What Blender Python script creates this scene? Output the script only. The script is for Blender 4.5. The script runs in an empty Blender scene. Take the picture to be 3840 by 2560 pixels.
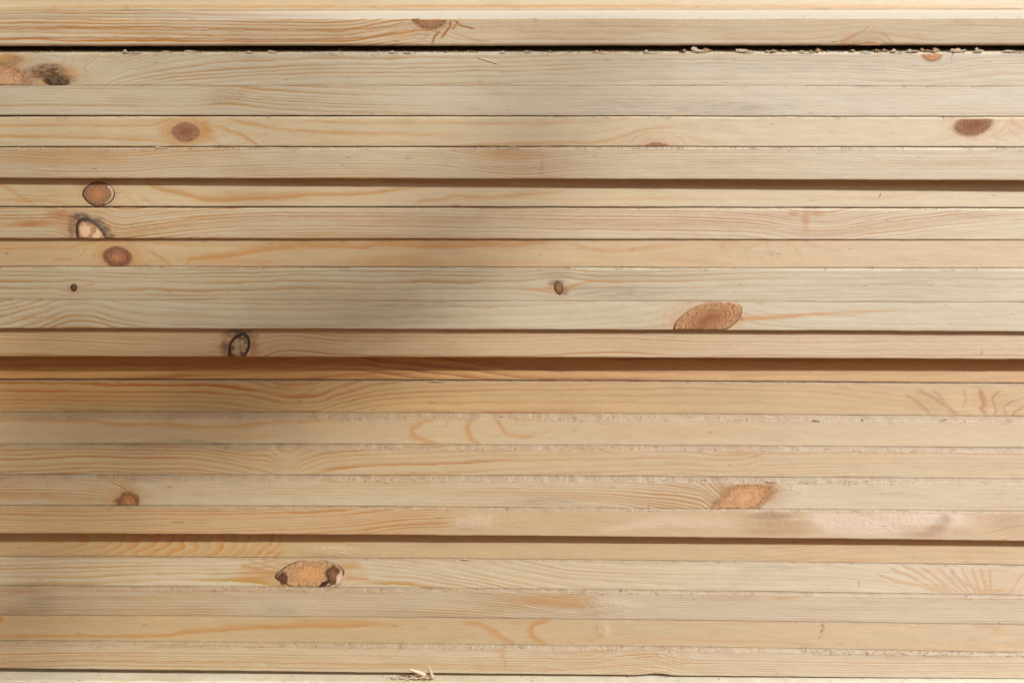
import bpy, math, random
import numpy as np
rng = np.random.default_rng(7)
random.seed(7)
SC = bpy.context.scene
COL = SC.collection

# ---------------------------------------------------------------- scale and view
S = 0.0002            # metres per unit: one unit is the width of one photograph pixel on the stack's front
DIST = 4000.0         # camera to the front of the stack, units (0.8 m)
HY = -300.0           # height of the lens in picture rows (above the frame: the lens looks level over the stack)
Z0 = 0.40             # height of picture row 1280 over the ground, metres

def wx(x): return (x - 1920.0) * S
def wz(y): return Z0 + (1280.0 - y) * S

# ---------------------------------------------------------------- camera
cd = bpy.data.cameras.new('camera'); cam = bpy.data.objects.new('camera', cd); COL.objects.link(cam)
cam.location = (0, -DIST * S, wz(HY)); cam.rotation_euler = (math.radians(90), 0, 0)
cd.sensor_width = 36; cd.lens = 36 * DIST / 3840
cd.shift_y = -(1280 - HY) / 3840
cd.clip_start = 0.01; cd.clip_end = 500
cd.dof.use_dof = True; cd.dof.focus_distance = DIST * S + 0.005; cd.dof.aperture_fstop = 2.2
SC.camera = cam

# ---------------------------------------------------------------- light
K = 1.1                                     # shadow drop per unit of overhang
AZ = math.radians(35)
EL = math.atan(K * math.cos(AZ))
SUN = np.array([math.cos(EL) * math.sin(AZ), -math.cos(EL) * math.cos(AZ), math.sin(EL)])
W = bpy.data.worlds.new('World'); SC.world = W; W.use_nodes = True
nt = W.node_tree; nt.nodes.clear()
sky = nt.nodes.new('ShaderNodeTexSky'); sky.sky_type = 'NISHITA'; sky.sun_disc = False
sky.sun_elevation = EL; sky.sun_rotation = math.pi - AZ
sky.air_density = 0.3; sky.dust_density = 3.0; sky.ozone_density = 0.0
bg = nt.nodes.new('ShaderNodeBackground'); bg.inputs[1].default_value = 0.10
wo = nt.nodes.new('ShaderNodeOutputWorld')
nt.links.new(sky.outputs[0], bg.inputs[0]); nt.links.new(bg.outputs[0], wo.inputs[0])
ld = bpy.data.lights.new('sun', 'SUN'); ld.energy = 4.6; ld.angle = math.radians(0.5); ld.color = (1.0, 0.97, 0.93)
sun = bpy.data.objects.new('sun', ld); COL.objects.link(sun)
from mathutils import Vector, Matrix
sun.rotation_euler = Vector(SUN).to_track_quat('Z', 'Y').to_euler()
sun.location = (2, -3, 4)
SC.view_settings.view_transform = 'Standard'; SC.view_settings.look = 'None'
SC.view_settings.exposure = -0.13; SC.view_settings.gamma = 1.0
SC.cycles.max_bounces = 8; SC.cycles.diffuse_bounces = 5

# ---------------------------------------------------------------- small helpers
def lin(c):
    return tuple(((v / 255.0) / 12.92 if v / 255.0 <= 0.04045 else ((v / 255.0 + 0.055) / 1.055) ** 2.4) for v in c[:3])

def sm(e0, e1, v):
    t = np.clip((v - e0) / (e1 - e0 + 1e-9), 0, 1)
    return t * t * (3 - 2 * t)

def wood(c, k=0.90, ds=0.10):
    a = lin(c); L = 0.3 * a[0] + 0.59 * a[1] + 0.11 * a[2]
    a = [v * (1 - ds) + L * ds for v in a]
    return (a[0] * k, a[1] * k * 0.99, a[2] * k)

def pale(c, s=1.0):
    return tuple(v * k for v, k in zip(c, (1.03 + .07 * s, 1.11 + .11 * s, .97 + .29 * s)))

def vnoise(x, y, seed):
    """value noise, unit cells, about -1..1"""
    r = np.random.default_rng(seed).uniform(-1, 1, (64, 64))
    xi = np.floor(x).astype(int); yi = np.floor(y).astype(int)
    fx = x - xi; fy = y - yi
    fx = fx * fx * (3 - 2 * fx); fy = fy * fy * (3 - 2 * fy)
    a = r[xi % 64, yi % 64]; b = r[(xi + 1) % 64, yi % 64]
    c = r[xi % 64, (yi + 1) % 64]; d = r[(xi + 1) % 64, (yi + 1) % 64]
    return (a * (1 - fx) + b * fx) * (1 - fy) + (c * (1 - fx) + d * fx) * fy

def fbm(x, y, seed, o=3):
    s = 0; a = 1.0; n = 0
    for k in range(o):
        s = s + a * vnoise(x * 2 ** k + 7.3 * k, y * 2 ** k + 3.1 * k, seed + k); n += a; a *= 0.5
    return s / n

def curve(pts, x):
    """smooth curve through control points"""
    px = np.array([p[0] for p in pts], float); py = np.array([p[1] for p in pts], float)
    if len(px) == 1: return np.full_like(x, py[0])
    m = np.zeros_like(px); d = np.diff(py) / np.diff(px)
    m[0] = d[0]; m[-1] = d[-1]
    for i in range(1, len(px) - 1):
        m[i] = 0 if d[i - 1] * d[i] <= 0 else 2 * d[i - 1] * d[i] / (d[i - 1] + d[i])
    m[0] *= 0; m[-1] *= 0
    i = np.clip(np.searchsorted(px, x) - 1, 0, len(px) - 2)
    h = px[i + 1] - px[i]; t = np.clip((x - px[i]) / h, 0, 1)
    return ((2 * t ** 3 - 3 * t ** 2 + 1) * py[i] + (t ** 3 - 2 * t ** 2 + t) * h * m[i]
            + (-2 * t ** 3 + 3 * t ** 2) * py[i + 1] + (t ** 3 - t ** 2) * h * m[i + 1])

def fast_mesh(name, V, quads, tris=None):
    me = bpy.data.meshes.new(name)
    V = np.asarray(V, np.float32)
    nq = len(quads); ntr = 0 if tris is None else len(tris)
    me.vertices.add(len(V)); me.vertices.foreach_set('co', V.ravel())
    li = np.asarray(quads, np.int32).reshape(-1)
    if ntr: li = np.concatenate([li, np.asarray(tris, np.int32).reshape(-1)])
    me.loops.add(len(li)); me.loops.foreach_set('vertex_index', li)
    st = np.arange(nq, dtype=np.int32) * 4
    if ntr: st = np.concatenate([st, nq * 4 + np.arange(ntr, dtype=np.int32) * 3])
    me.polygons.add(nq + ntr); me.polygons.foreach_set('loop_start', st)
    me.update(calc_edges=True); me.validate()
    return me

def vattr(me, name, arr, typ='FLOAT'):
    a = me.attributes.new(name, typ, 'POINT')
    key = {'FLOAT': 'value', 'FLOAT_VECTOR': 'vector', 'FLOAT_COLOR': 'color'}[typ]
    a.data.foreach_set(key, np.asarray(arr, np.float32).ravel())

def put(name, me, mat, parent=None, smooth=True, **props):
    o = bpy.data.objects.new(name, me); COL.objects.link(o)
    if mat: me.materials.append(mat)
    if smooth: me.polygons.foreach_set('use_smooth', np.ones(len(me.polygons), bool))
    if parent is not None: o.parent = parent
    for k, v in props.items(): o[k] = v
    return o

# ---------------------------------------------------------------- node helpers
class N:
    def __init__(s, mat):
        mat.use_nodes = True; s.t = mat.node_tree; s.t.nodes.clear()
    def n(s, typ, **kw):
        nd = s.t.nodes.new(typ)
        for k, v in kw.items(): setattr(nd, k, v)
        return nd
    def set(s, inp, v):
        if hasattr(v, 'links') or isinstance(v, bpy.types.NodeSocket): s.t.links.new(v, inp)
        else:
            if isinstance(v, tuple) and len(v) == 3 and inp.type == 'RGBA': v = v + (1.0,)
            inp.default_value = v
    def m(s, op, a, b=0.0, c=0.0, clamp=False):
        nd = s.n('ShaderNodeMath', operation=op, use_clamp=clamp)
        s.set(nd.inputs[0], a)
        if len(nd.inputs) > 1: s.set(nd.inputs[1], b)
        if len(nd.inputs) > 2: s.set(nd.inputs[2], c)
        return nd.outputs[0]
    def mix(s, f, a, b, mode='MIX'):
        nd = s.n('ShaderNodeMix', data_type='RGBA', blend_type=mode)
        s.set(nd.inputs[0], f); s.set(nd.inputs[6], a); s.set(nd.inputs[7], b)
        return nd.outputs[2]
    def attr(s, name, out='Fac'):
        return s.n('ShaderNodeAttribute', attribute_name=name).outputs[out]
    def noise(s, vec, scale, detail=2.0, rough=0.5, dist=0.0):
        nd = s.n('ShaderNodeTexNoise')
        s.set(nd.inputs['Vector'], vec); nd.inputs['Scale'].default_value = scale
        nd.inputs['Detail'].default_value = detail; nd.inputs['Roughness'].default_value = rough
        nd.inputs['Distortion'].default_value = dist
        return nd.outputs['Fac']
    def vmul(s, vec, v):
        nd = s.n('ShaderNodeVectorMath', operation='MULTIPLY'); s.set(nd.inputs[0], vec); nd.inputs[1].default_value = v
        return nd.outputs[0]
    def vadd(s, vec, v):
        nd = s.n('ShaderNodeVectorMath', operation='ADD'); s.set(nd.inputs[0], vec); s.set(nd.inputs[1], v)
        return nd.outputs[0]
    def range(s, v, a, b, c=0.0, d=1.0, smooth=True):
        nd = s.n('ShaderNodeMapRange', interpolation_type='SMOOTHSTEP' if smooth else 'LINEAR')
        s.set(nd.inputs[0], v); s.set(nd.inputs[1], a); s.set(nd.inputs[2], b); s.set(nd.inputs[3], c); s.set(nd.inputs[4], d)
        return nd.outputs[0]

def board_material(i, sp):
    """pine: growth lines from the mesh's ring phase, fibres, flecks and pigment marks, all from attributes and noise"""
    mt = bpy.data.materials.new('pine_board_surface'); g = N(mt)
    vec = g.attr('wood', 'Vector'); phi = g.attr('phi')
    a1 = g.n('ShaderNodeAttribute', attribute_name='m1')
    sx = g.n('ShaderNodeSeparateColor'); g.t.links.new(a1.outputs['Color'], sx.inputs[0])
    tint, grey, dark = sx.outputs[0], sx.outputs[1], sx.outputs[2]
    amp = g.attr('amp'); streak = g.attr('streak'); fuzz_light = g.attr('fuzz_light')
    # ring phase with a fine wobble
    w1 = g.noise(g.vmul(vec, (0.006, 0.02, 1)), 1.0, 3.0)
    w2 = g.noise(g.vmul(vec, (0.03, 0.12, 1)), 1.0, 2.0)
    ph = g.m('ADD', phi, g.m('MULTIPLY', g.m('SUBTRACT', w1, 0.5), sp.get('wob', 0.7)))
    ph = g.m('ADD', ph, g.m('MULTIPLY', g.m('SUBTRACT', w2, 0.5), 0.18))
    f = g.m('FRACT', ph)
    if sp.get('flip'): f = g.m('SUBTRACT', 1.0, f)
    late = g.m('POWER', f, sp.get('pw', 3.0) * .8)
    late = g.m('MULTIPLY', late, g.range(f, 0.985, 0.86))
    # every ring its own strength
    ringno = g.m('FLOOR', ph)
    wn = g.n('ShaderNodeTexWhiteNoise', noise_dimensions='1D'); g.set(wn.inputs['W'], g.m('ADD', ringno, float(i * 17)))
    late = g.m('MULTIPLY', late, g.range(wn.outputs['Value'], 0.0, 1.0, 0.6, 1.5, False))
    along = g.noise(g.vmul(vec, (0.0022, 0.03, 1)), 1.0, 2.0)
    late = g.m('MULTIPLY', late, g.range(along, 0.3, 0.7, 0.55, 1.2))
    late = g.m('MULTIPLY', late, g.m('MULTIPLY', amp, 1.9), clamp=True)
    tn = sp.get('tone', 1.0); base = tuple(v * tn for v in pale(wood(sp['col']), sp.get('pale', 1.0) * tn)); lt = tuple(v * w for v, w in zip(wood(sp['late'], 0.84, -0.24), (1.02, 1.04, .92)))
    big = g.noise(g.vmul(vec, (0.0016, 0.012, 1)), 1.0, 3.0)
    c = g.mix(g.range(big, 0.3, 0.7, 0.0, 0.55), base, pale(wood(sp.get('col2', tuple(int(v * k) for v, k in zip(sp['col'], (0.97, 0.935, 0.88))))), sp.get('pale', 1.0)))
    c = g.mix(g.m('MULTIPLY', late, sp.get('lamp', 1.0), clamp=True), c, lt)
    # pigment marks; one board's pale streaks are painted sheen
    mott = g.noise(g.vmul(vec, (0.02, 0.06, 1)), 1.0, 4.0, 0.6)
    mk = g.range(mott, 0.25, 0.75, 0.75, 1.2)
    c = g.mix(g.m('MULTIPLY', streak, g.range(mott, 0.25, 0.75, 1.15, 1.4), clamp=True), c, wood(sp.get('scol', (194, 142, 72)), .80, -.08))
    c = g.mix(g.m('MULTIPLY', tint, mk, clamp=True), c, wood(sp.get('tcol', (192, 138, 68)), .82, -.10))
    gs = g.noise(g.vmul(vec, (0.012, 0.16, 1)), 1.0, 4.0, 0.65)
    c = g.mix(g.m('MULTIPLY', grey, g.range(gs, 0.4, 0.65, 0.25, 1.1), clamp=True), c, lin((118, 112, 100)))
    dk = g.noise(g.vmul(vec, (0.05, 0.10, 1)), 1.0, 5.0, 0.7)
    c = g.mix(g.m('MULTIPLY', dark, g.range(dk, 0.35, 0.6, 0.35, 1.15), clamp=True), c, lin((72, 42, 24)))
    # fibres along the grain
    f1 = g.noise(g.vmul(vec, (0.010, 0.33, 1)), 1.0, 4.0, 0.6)
    f2 = g.noise(g.vmul(vec, (0.035, 0.75, 1)), 1.0, 3.0, 0.6)
    fib = g.m('ADD', g.m('MULTIPLY', f1, 0.6), g.m('MULTIPLY', f2, 0.4))
    fb = g.range(fib, 0.3, 0.7, 0.85, 1.13, False)
    hsv = g.n('ShaderNodeHueSaturation'); g.set(hsv.inputs['Color'], c); g.set(hsv.inputs['Value'], fb)
    c = hsv.outputs[0]
    bl = g.noise(g.vadd(g.vmul(vec, (0.0045, 0.014, 1)), (i * 2.3, 0.0, 0.0)), 1.0, 4.0, .62)
    c = g.mix(g.range(bl, .52, .72, 0.0, .16), c, lin((150, 116, 78)))
    sm_ = g.noise(g.vadd(g.vmul(vec, (0.011, 0.03, 1)), (i * 9.3, 4.0, 0.0)), 1.0, 5.0, .65)
    c = g.mix(g.range(sm_, .60, .74, 0.0, .22), c, lin((128, 112, 92)))
    # short brown resin dashes
    vo = g.n('ShaderNodeTexVoronoi', feature='F1', voronoi_dimensions='2D')
    g.set(vo.inputs['Vector'], g.vadd(g.vmul(vec, (0.0042, 0.026, 1)), (i * 3.7, i * 1.9, 0.0))); vo.inputs['Scale'].default_value = 1.0
    vsel = g.n('ShaderNodeSeparateColor'); g.t.links.new(vo.outputs['Color'], vsel.inputs[0])
    fl = g.m('MULTIPLY', g.range(vo.outputs['Distance'], g.m('MULTIPLY', g.m('ADD', vsel.outputs[1], 0.25), 0.07), 0.015), g.range(vsel.outputs[0], 0.80, 0.84))
    c = g.mix(g.m('MULTIPLY', fl, 0.62), c, lin((96, 62, 34)))
    vo2 = g.n('ShaderNodeTexVoronoi', feature='F1', voronoi_dimensions='2D')
    g.set(vo2.inputs['Vector'], g.vadd(g.vmul(vec, (0.022, 0.05, 1)), (i * 5.1, i * 2.3, 0.0)))
    vs2 = g.n('ShaderNodeSeparateColor'); g.t.links.new(vo2.outputs['Color'], vs2.inputs[0])
    fl2 = g.m('MULTIPLY', g.range(vo2.outputs['Distance'], 0.09, 0.03), g.range(vs2.outputs[1], 0.80, 0.84))
    c = g.mix(g.m('MULTIPLY', fl2, 0.4), c, lin((110, 76, 48)))
    # torn fibre with specks at the arris; also painted sheen and sun-offset ledge tops
    fz = g.noise(g.vmul(vec, (0.035, 0.45, 1)), 1.0, 5.0, 0.75)
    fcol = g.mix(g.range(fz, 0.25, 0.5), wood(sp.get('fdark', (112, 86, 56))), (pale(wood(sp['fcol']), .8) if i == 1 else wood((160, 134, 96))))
    c = g.mix(g.m('MULTIPLY', fuzz_light, 0.34, clamp=True), c, fcol)
    # relief
    h = g.m('MULTIPLY', late, -0.55)
    h = g.m('ADD', h, g.m('MULTIPLY', fib, 0.9))
    chat = g.n('ShaderNodeTexWave', wave_type='BANDS', bands_direction='X')
    g.set(chat.inputs['Vector'], vec); chat.inputs['Scale'].default_value = sp.get('chat', 0.032); chat.inputs['Distortion'].default_value = 1.5; chat.inputs['Detail'].default_value = 1
    chatn = g.noise(g.vmul(vec, (0.002, 0.02, 1)), 1.0, 1.0)
    h = g.m('ADD', h, g.m('MULTIPLY', chat.outputs['Fac'], g.range(chatn, 0.50, 0.68, 0.0, 0.2)))
    h = g.m('ADD', h, g.m('MULTIPLY', g.noise(g.vmul(vec, (0.1, 0.25, 1)), 1.0, 3.0, 0.7), g.m('ADD', 0.35, g.m('MULTIPLY', fuzz_light, 0.0 if i == 1 else 0.7))))
    rg = g.attr('rough')
    rn = g.noise(g.vmul(vec, (0.06, 0.10, 1)), 1.0, 4.0, 0.6, 0.6)
    h = g.m('ADD', h, g.m('MULTIPLY', g.m('MULTIPLY', rg, rn), 5.0))
    bp = g.n('ShaderNodeBump'); bp.inputs['Strength'].default_value = 1.0; bp.inputs['Distance'].default_value = 0.00016
    g.set(bp.inputs['Height'], h)
    ps = g.n('ShaderNodeBsdfPrincipled')
    g.set(ps.inputs['Base Color'], c); g.set(ps.inputs['Normal'], bp.outputs[0])
    g.set(ps.inputs['Roughness'], g.range(fib, 0.3, 0.7, 0.70, 0.54, False))
    ps.inputs['Specular IOR Level'].default_value = sp.get('spec', 1.0)
    ps.inputs['IOR'].default_value = 1.72
    ps.inputs['Anisotropic'].default_value = 0.85            # fibres lie along the board: the sheen spreads across them
    tg = g.n('ShaderNodeCombineXYZ'); tg.inputs[1].default_value = 1.0; tg.inputs[2].default_value = 1.0; g.set(ps.inputs['Tangent'], tg.outputs[0])
    out = g.n('ShaderNodeOutputMaterial'); g.t.links.new(ps.outputs[0], out.inputs[0])
    return mt

# ---------------------------------------------------------------- the boards, top to bottom
# bot: the row of the lower edge at x = 0, 1280, 2560, 3840;  d: how far the face stands forward at left and right;
# gap: air under the board; everything else is grain and pigment, plus some painted sheen
CREAM = (186, 174, 143); TAN = (176, 130, 78)
B = []
def board(**k): B.append(k)

board(name='B0', tone=0.85, bot=None, d=(-370, -370), gap=0.6, col=(206, 186, 152), late=(196, 150, 100), sp=34, amp=[(0, .3), (3840, .3)], flow=[(0, 0), (3840, 0)], fz=0,
      streak=[([(-100, 34, 7), (500, 26, 6), (1300, 27, 8), (2000, 24, 9), (3940, 30, 10)], 0, .55), ([(-100, 5, 6), (700, 2, 5), (1500, 8, 5)], 0, .25)],
      label='blurred topmost pine board, set well back behind the board below')
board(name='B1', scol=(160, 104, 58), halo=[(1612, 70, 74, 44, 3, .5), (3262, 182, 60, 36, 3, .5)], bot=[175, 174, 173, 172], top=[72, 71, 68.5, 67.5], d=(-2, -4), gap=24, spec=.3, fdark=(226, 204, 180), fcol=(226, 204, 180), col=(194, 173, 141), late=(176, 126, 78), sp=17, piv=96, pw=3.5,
      amp=[(0, 1.0), (1250, 1.0), (1500, .9), (1700, .35), (2200, .3), (3840, .25)], flow=[(0, 0), (500, 4), (1100, 10), (1300, 8), (1480, -22), (1600, -35), (1750, 0), (3840, 0)],
      defl=[(3262, 178, 150, 70, .8)], fz=.15,
      streak=[([(-100, 110, 4), (300, 108, 4), (700, 112, 4), (1280, 118, 4), (1450, 100, 4), (1520, 84, 4)], 0, .55),
              ([(-100, 146, 4), (300, 141, 4), (800, 146, 4), (1200, 148, 5), (1380, 140, 5), (1500, 118, 4)], 0, .55),
              ([(1690, 74, 5), (1688, 100, 6), (1672, 118, 6), (1654, 145, 4)], 0, 1), ([(1650, 118, 5), (1630, 140, 5), (1618, 168, 4)], 0, .9), ([(1720, 74, 4), (1712, 92, 4), (1696, 110, 3)], 0, .8),
              ([(1700, 76, 5), (1730, 98, 5), (1780, 108, 4)], 0, .9), ([(1690, 120, 5), (1720, 132, 5), (1775, 150, 4), (1850, 158, 3)], 0, .4),
              ([(1545, 140, 3), (1570, 128, 3), (1610, 132, 3), (1590, 146, 3), (1560, 146, 3)], 0, .4),
              ([(3150, 160, 8), (3180, 145, 9), (3220, 125, 5), (3260, 100, 3)], 0, .4), ([(3190, 170, 3), (3240, 150, 3), (3300, 150, 3), (3340, 168, 4)], 0, .5), ([(3300, 120, 3), (3330, 140, 4), (3345, 168, 4)], 0, .5)],
      tint=[(1500, 130, 60, 30, .25), (1610, 78, 95, 50, .3), (3180, 155, 40, 22, .35)], dark=[(720, 73, 14, 2, .7), (1080, 74, 12, 2, .7), (1560, 74, 18, 8, 1)],
      col_r=1, label='pine board right above the wide dark gap, one knot cut by its top edge')
board(name='B2', halo=[(3495, 200, 52, 34, 3, .35), (120, 310, 160, 80, 4, .35)], bot=[321, 321.6, 322.7, 325], d=(0, 0), gap=.8, col=(189, 174, 145), late=(172, 134, 88), sp=17, piv=300, pw=3.0, lamp=.8,
      amp=[(0, .05), (270, .1), (340, .9), (900, .9), (2000, .75), (3000, .45), (3840, .65)],
      flow=[(0, 150), (300, 110), (420, 62), (600, 34), (900, 12), (1280, 0), (1700, -4), (2300, -18), (2900, -22), (3400, -14), (3600, -30), (3840, -38)],
      fan=[(300, .55), (500, .9), (1000, 1.15), (3840, 1)],
      defl=[(3495, 205, 130, 60, .8)], fz=.8,
      streak=[([(250, 215, 4), (232, 240, 4), (228, 262, 3)], 0, .4), ([(275, 215, 4), (262, 250, 4), (272, 290, 3)], 0, .4), ([(330, 225, 4), (318, 255, 4), (320, 300, 3)], 0, .35)],
      tint=[(40, 235, 90, 40, .5), (200, 290, 130, 60, .6), (30, 215, 60, 20, .4)], dark=[(180, 270, 80, 34, .8), (230, 300, 50, 26, .8), (60, 225, 35, 14, .4), (20, 240, 60, 8, .3)], grey=[(3000, 235, 900, 40, .25)],
      label='pale pine board right under the wide gap, broken brown knot at its left end')
board(name='B3', bot=[432.6, 433, 435, 437], d=(-1, 0), gap=6.0, gap_r=2.5, col=(191, 175, 147), late=(172, 142, 100), sp=15, piv=400, pw=2.0,
      amp=[(0, .35), (600, .45), (800, .7), (1300, .6), (1700, .2), (2500, .3), (3840, .3)], flow=[(0, 0), (650, 6), (850, -6), (1000, 10), (1300, 26), (1500, 30), (3840, 30)], fz=.1,
      tint=[(860, 345, 110, 34, .22), (940, 330, 60, 12, .2)], grey=[(2330, 400, 160, 40, .35), (2720, 405, 260, 30, .45), (850, 360, 90, 30, .3)], rough=[(850, 350, 130, 40, .5), (1150, 380, 200, 50, .3)], wob=.5,
      label='plain pale grey-cream pine board with no knot, second below the wide gap')
board(name='B4', tone=0.95, pale=0.7, halo=[(697, 492, 62, 42, 4, .7), (2463, 556, 60, 30, 3, .5), (3654, 462, 84, 54, 4, .45)], bot=[549.7, 549, 549, 551], d=(1, 1), gap=4.4, gap_r=3.2, col=(201, 178, 142), late=(186, 144, 92), sp=40, piv=470, pw=4, amp=[(0, .35), (3840, .2)],
      flow=[(0, 0), (3840, -10)], defl=[(697, 492, 130, 80, .9), (2463, 552, 200, 80, .9), (3654, 462, 150, 90, .9)], fz=.55,
      streak=[([(-100, 470, 5), (300, 471, 5), (560, 470, 6), (620, 455, 7), (660, 447, 3)], 0, .5),
              ([(-100, 512, 5), (150, 516, 7), (300, 517, 5), (450, 524, 6), (600, 529, 4)], -1, .55),
              ([(800, 470, 6), (840, 478, 7), (900, 500, 7), (940, 522, 6), (970, 548, 5)], 1, .55), ([(780, 512, 5), (815, 528, 5), (832, 548, 4)], 1, .35),
              ([(860, 447, 6), (950, 462, 7), (1040, 480, 7), (1160, 490, 6), (1290, 494, 7), (1420, 496, 6), (1560, 497, 4)], 1, .5),
              ([(1100, 452, 5), (1290, 460, 6), (1500, 462, 5), (1900, 462, 5), (2200, 460, 4), (2400, 446, 4)], 0, .4),
              ([(1690, 546, 4), (1900, 536, 7), (2100, 530, 9), (2230, 532, 7), (2300, 518, 6), (2380, 492, 5), (2480, 476, 4), (2540, 474, 3)], 1, .5),
              ([(2370, 545, 4), (2375, 520, 5), (2420, 498, 4), (2500, 496, 4), (2560, 520, 5), (2580, 548, 5)], 0, .4),
              ([(2550, 500, 3), (2620, 525, 4), (2680, 548, 4)], 0, .25),
              ([(3790, 441, 5), (3800, 462, 6), (3840, 480, 5)], 0, .6), ([(3700, 520, 4), (3740, 500, 6), (3780, 465, 6)], 0, .5), ([(3730, 545, 4), (3742, 520, 6), (3748, 500, 5)], 0, .4),
              ([(3780, 480, 4), (3800, 505, 4), (3840, 525, 4)], 0, .5), ([(3510, 535, 4), (3535, 500, 6), (3580, 470, 5)], 0, .3)],
      tint=[(697, 492, 100, 56, .6), (775, 487, 30, 34, .45), (2463, 552, 80, 26, .5), (3654, 470, 105, 60, .4), (3820, 460, 60, 40, .3)],
      label='warm pine board with round red-brown knot left and large half knot at right end')
board(name='B5', bot=[667, 670, 671.5, 677], d=(2, 2), gap=.8, col=(190, 173, 141), late=(172, 128, 80), sp=9.0, piv=600, pw=2.5, lamp=.85,
      amp=[(0, .75), (1000, .8), (1700, .6), (1900, 1.0), (2300, .6), (3840, .5)],
      flow=[(0, 0), (250, 10), (450, 9), (700, -8), (1000, -16), (1300, -20), (1650, -14), (1850, 14), (1960, 20), (2150, 4), (2500, -4), (3840, 2)], fz=.95,
      tint=[(250, 590, 300, 38, .38), (700, 575, 300, 16, .2), (1920, 585, 150, 24, .5), (1880, 570, 60, 10, .35)], grey=[(2030, 640, 14, 30, .3)], dark=[(2032, 625, 12, 34, .14)],
      label='finely lined pale pine board casting the first long shadow on the board below')
board(name='B6', tone=0.95, pale=0.65, halo=[(370, 727, 66, 50, 3, .45)], bot=[774, 774.4, 776.6, 779], d=(-29, -51), gap=6.8, gap_r=5.0, col=(203, 179, 141), late=(186, 140, 84), sp=44, piv=720, pw=4, amp=[(0, .3), (3840, .2)], flow=[(0, 0), (3840, -8)],
      defl=[(370, 727, 140, 80, .9)], fz=0,
      streak=[([(-100, 697, 7), (20, 703, 8), (55, 725, 7), (80, 748, 6), (130, 766, 5)], -1, .45),
              ([(80, 733, 2.5), (180, 735, 4), (260, 736, 3), (310, 735, 3)], 0, .6),
              ([(430, 726, 5), (455, 722, 4), (500, 726, 4)], 0, .6), ([(460, 730, 4), (490, 744, 5), (520, 772, 4)], 0, .45), ([(510, 728, 4), (550, 748, 5), (580, 770, 4)], 0, .4),
              ([(540, 672, 7), (570, 702, 8), (620, 718, 9), (690, 732, 12), (760, 752, 14), (850, 754, 16), (1000, 748, 16), (1120, 740, 14), (1200, 732, 8), (1290, 733, 8), (1400, 728, 8), (1480, 715, 8), (1580, 707, 8)], -1, .62),
              ([(1400, 675, 8), (1700, 690, 8), (2000, 700, 12), (2600, 695, 10), (3840, 690, 8)], 0, .4), ([(900, 672, 7), (1150, 690, 8), (1400, 700, 8)], 0, .4), ([(380, 670, 5), (470, 684, 5)], 0, .4),
              ([(1560, 770, 4), (1590, 755, 7), (1660, 752, 7), (1710, 735, 7), (1740, 740, 6), (1830, 742, 7), (1920, 736, 7), (2010, 727, 6), (2120, 722, 4)], -1, .5),
              ([(2350, 755, 5), (2450, 745, 5), (2560, 735, 4)], 0, .3), ([(2900, 772, 4), (3100, 745, 4), (3300, 738, 4), (3500, 725, 4)], 0, .25),
              ([(560, 766, 4), (700, 773, 5)], 0, .2)],
      tint=[(370, 727, 90, 54, .35), (1710, 770, 18, 8, .6), (230, 720, 90, 20, .15)], dark=[(370, 727, 64, 50, .25)],
      label='recessed warm pine board in the first shadow strip, with a round black-ringed knot at left')
board(name='B7', halo=[(338, 885, 74, 84, 4, .5)], bot=[893.6, 895, 897, 900], d=(-28, -50), gap=.8, col=(195, 177, 142), late=(168, 118, 66), sp=10.5, piv=840, pw=2.2,
      amp=[(0, .8), (500, 1.0), (1200, .85), (2400, .7), (3000, 1.0), (3300, .9), (3840, .5)],
      flow=[(0, 0), (180, 0), (300, 34), (420, 44), (560, 28), (800, 2), (1100, -8), (1500, -6), (2200, 6), (2600, 10), (2850, 22), (3020, 48), (3080, 50), (3250, 26), (3500, -6), (3840, -30)],
      defl=[(335, 905, 90, 120, .7)], fz=.35,
      streak=[([(500, 860, 4), (600, 840, 5), (760, 812, 5), (900, 802, 4), (1100, 796, 3)], 0, .45), ([(440, 880, 4), (560, 862, 6), (640, 850, 5), (760, 828, 3)], 0, .4)],
      tint=[(130, 838, 90, 16, .7), (215, 805, 50, 22, .6), (60, 845, 100, 8, .45), (250, 840, 50, 50, .3), (2975, 800, 24, 12, .8), (3068, 802, 34, 10, .8), (3022, 815, 20, 30, .45)],
      tcol=(184, 126, 72), dark=[(300, 812, 44, 16, .8), (272, 850, 22, 46, .55), (362, 832, 34, 22, .7), (394, 864, 26, 24, .8), (418, 888, 18, 16, .7)], pink=[(3020, 840, 18, 60, .6)],
      label='strongly lined pine board with a pale arched bark-ringed knot at left')
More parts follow.
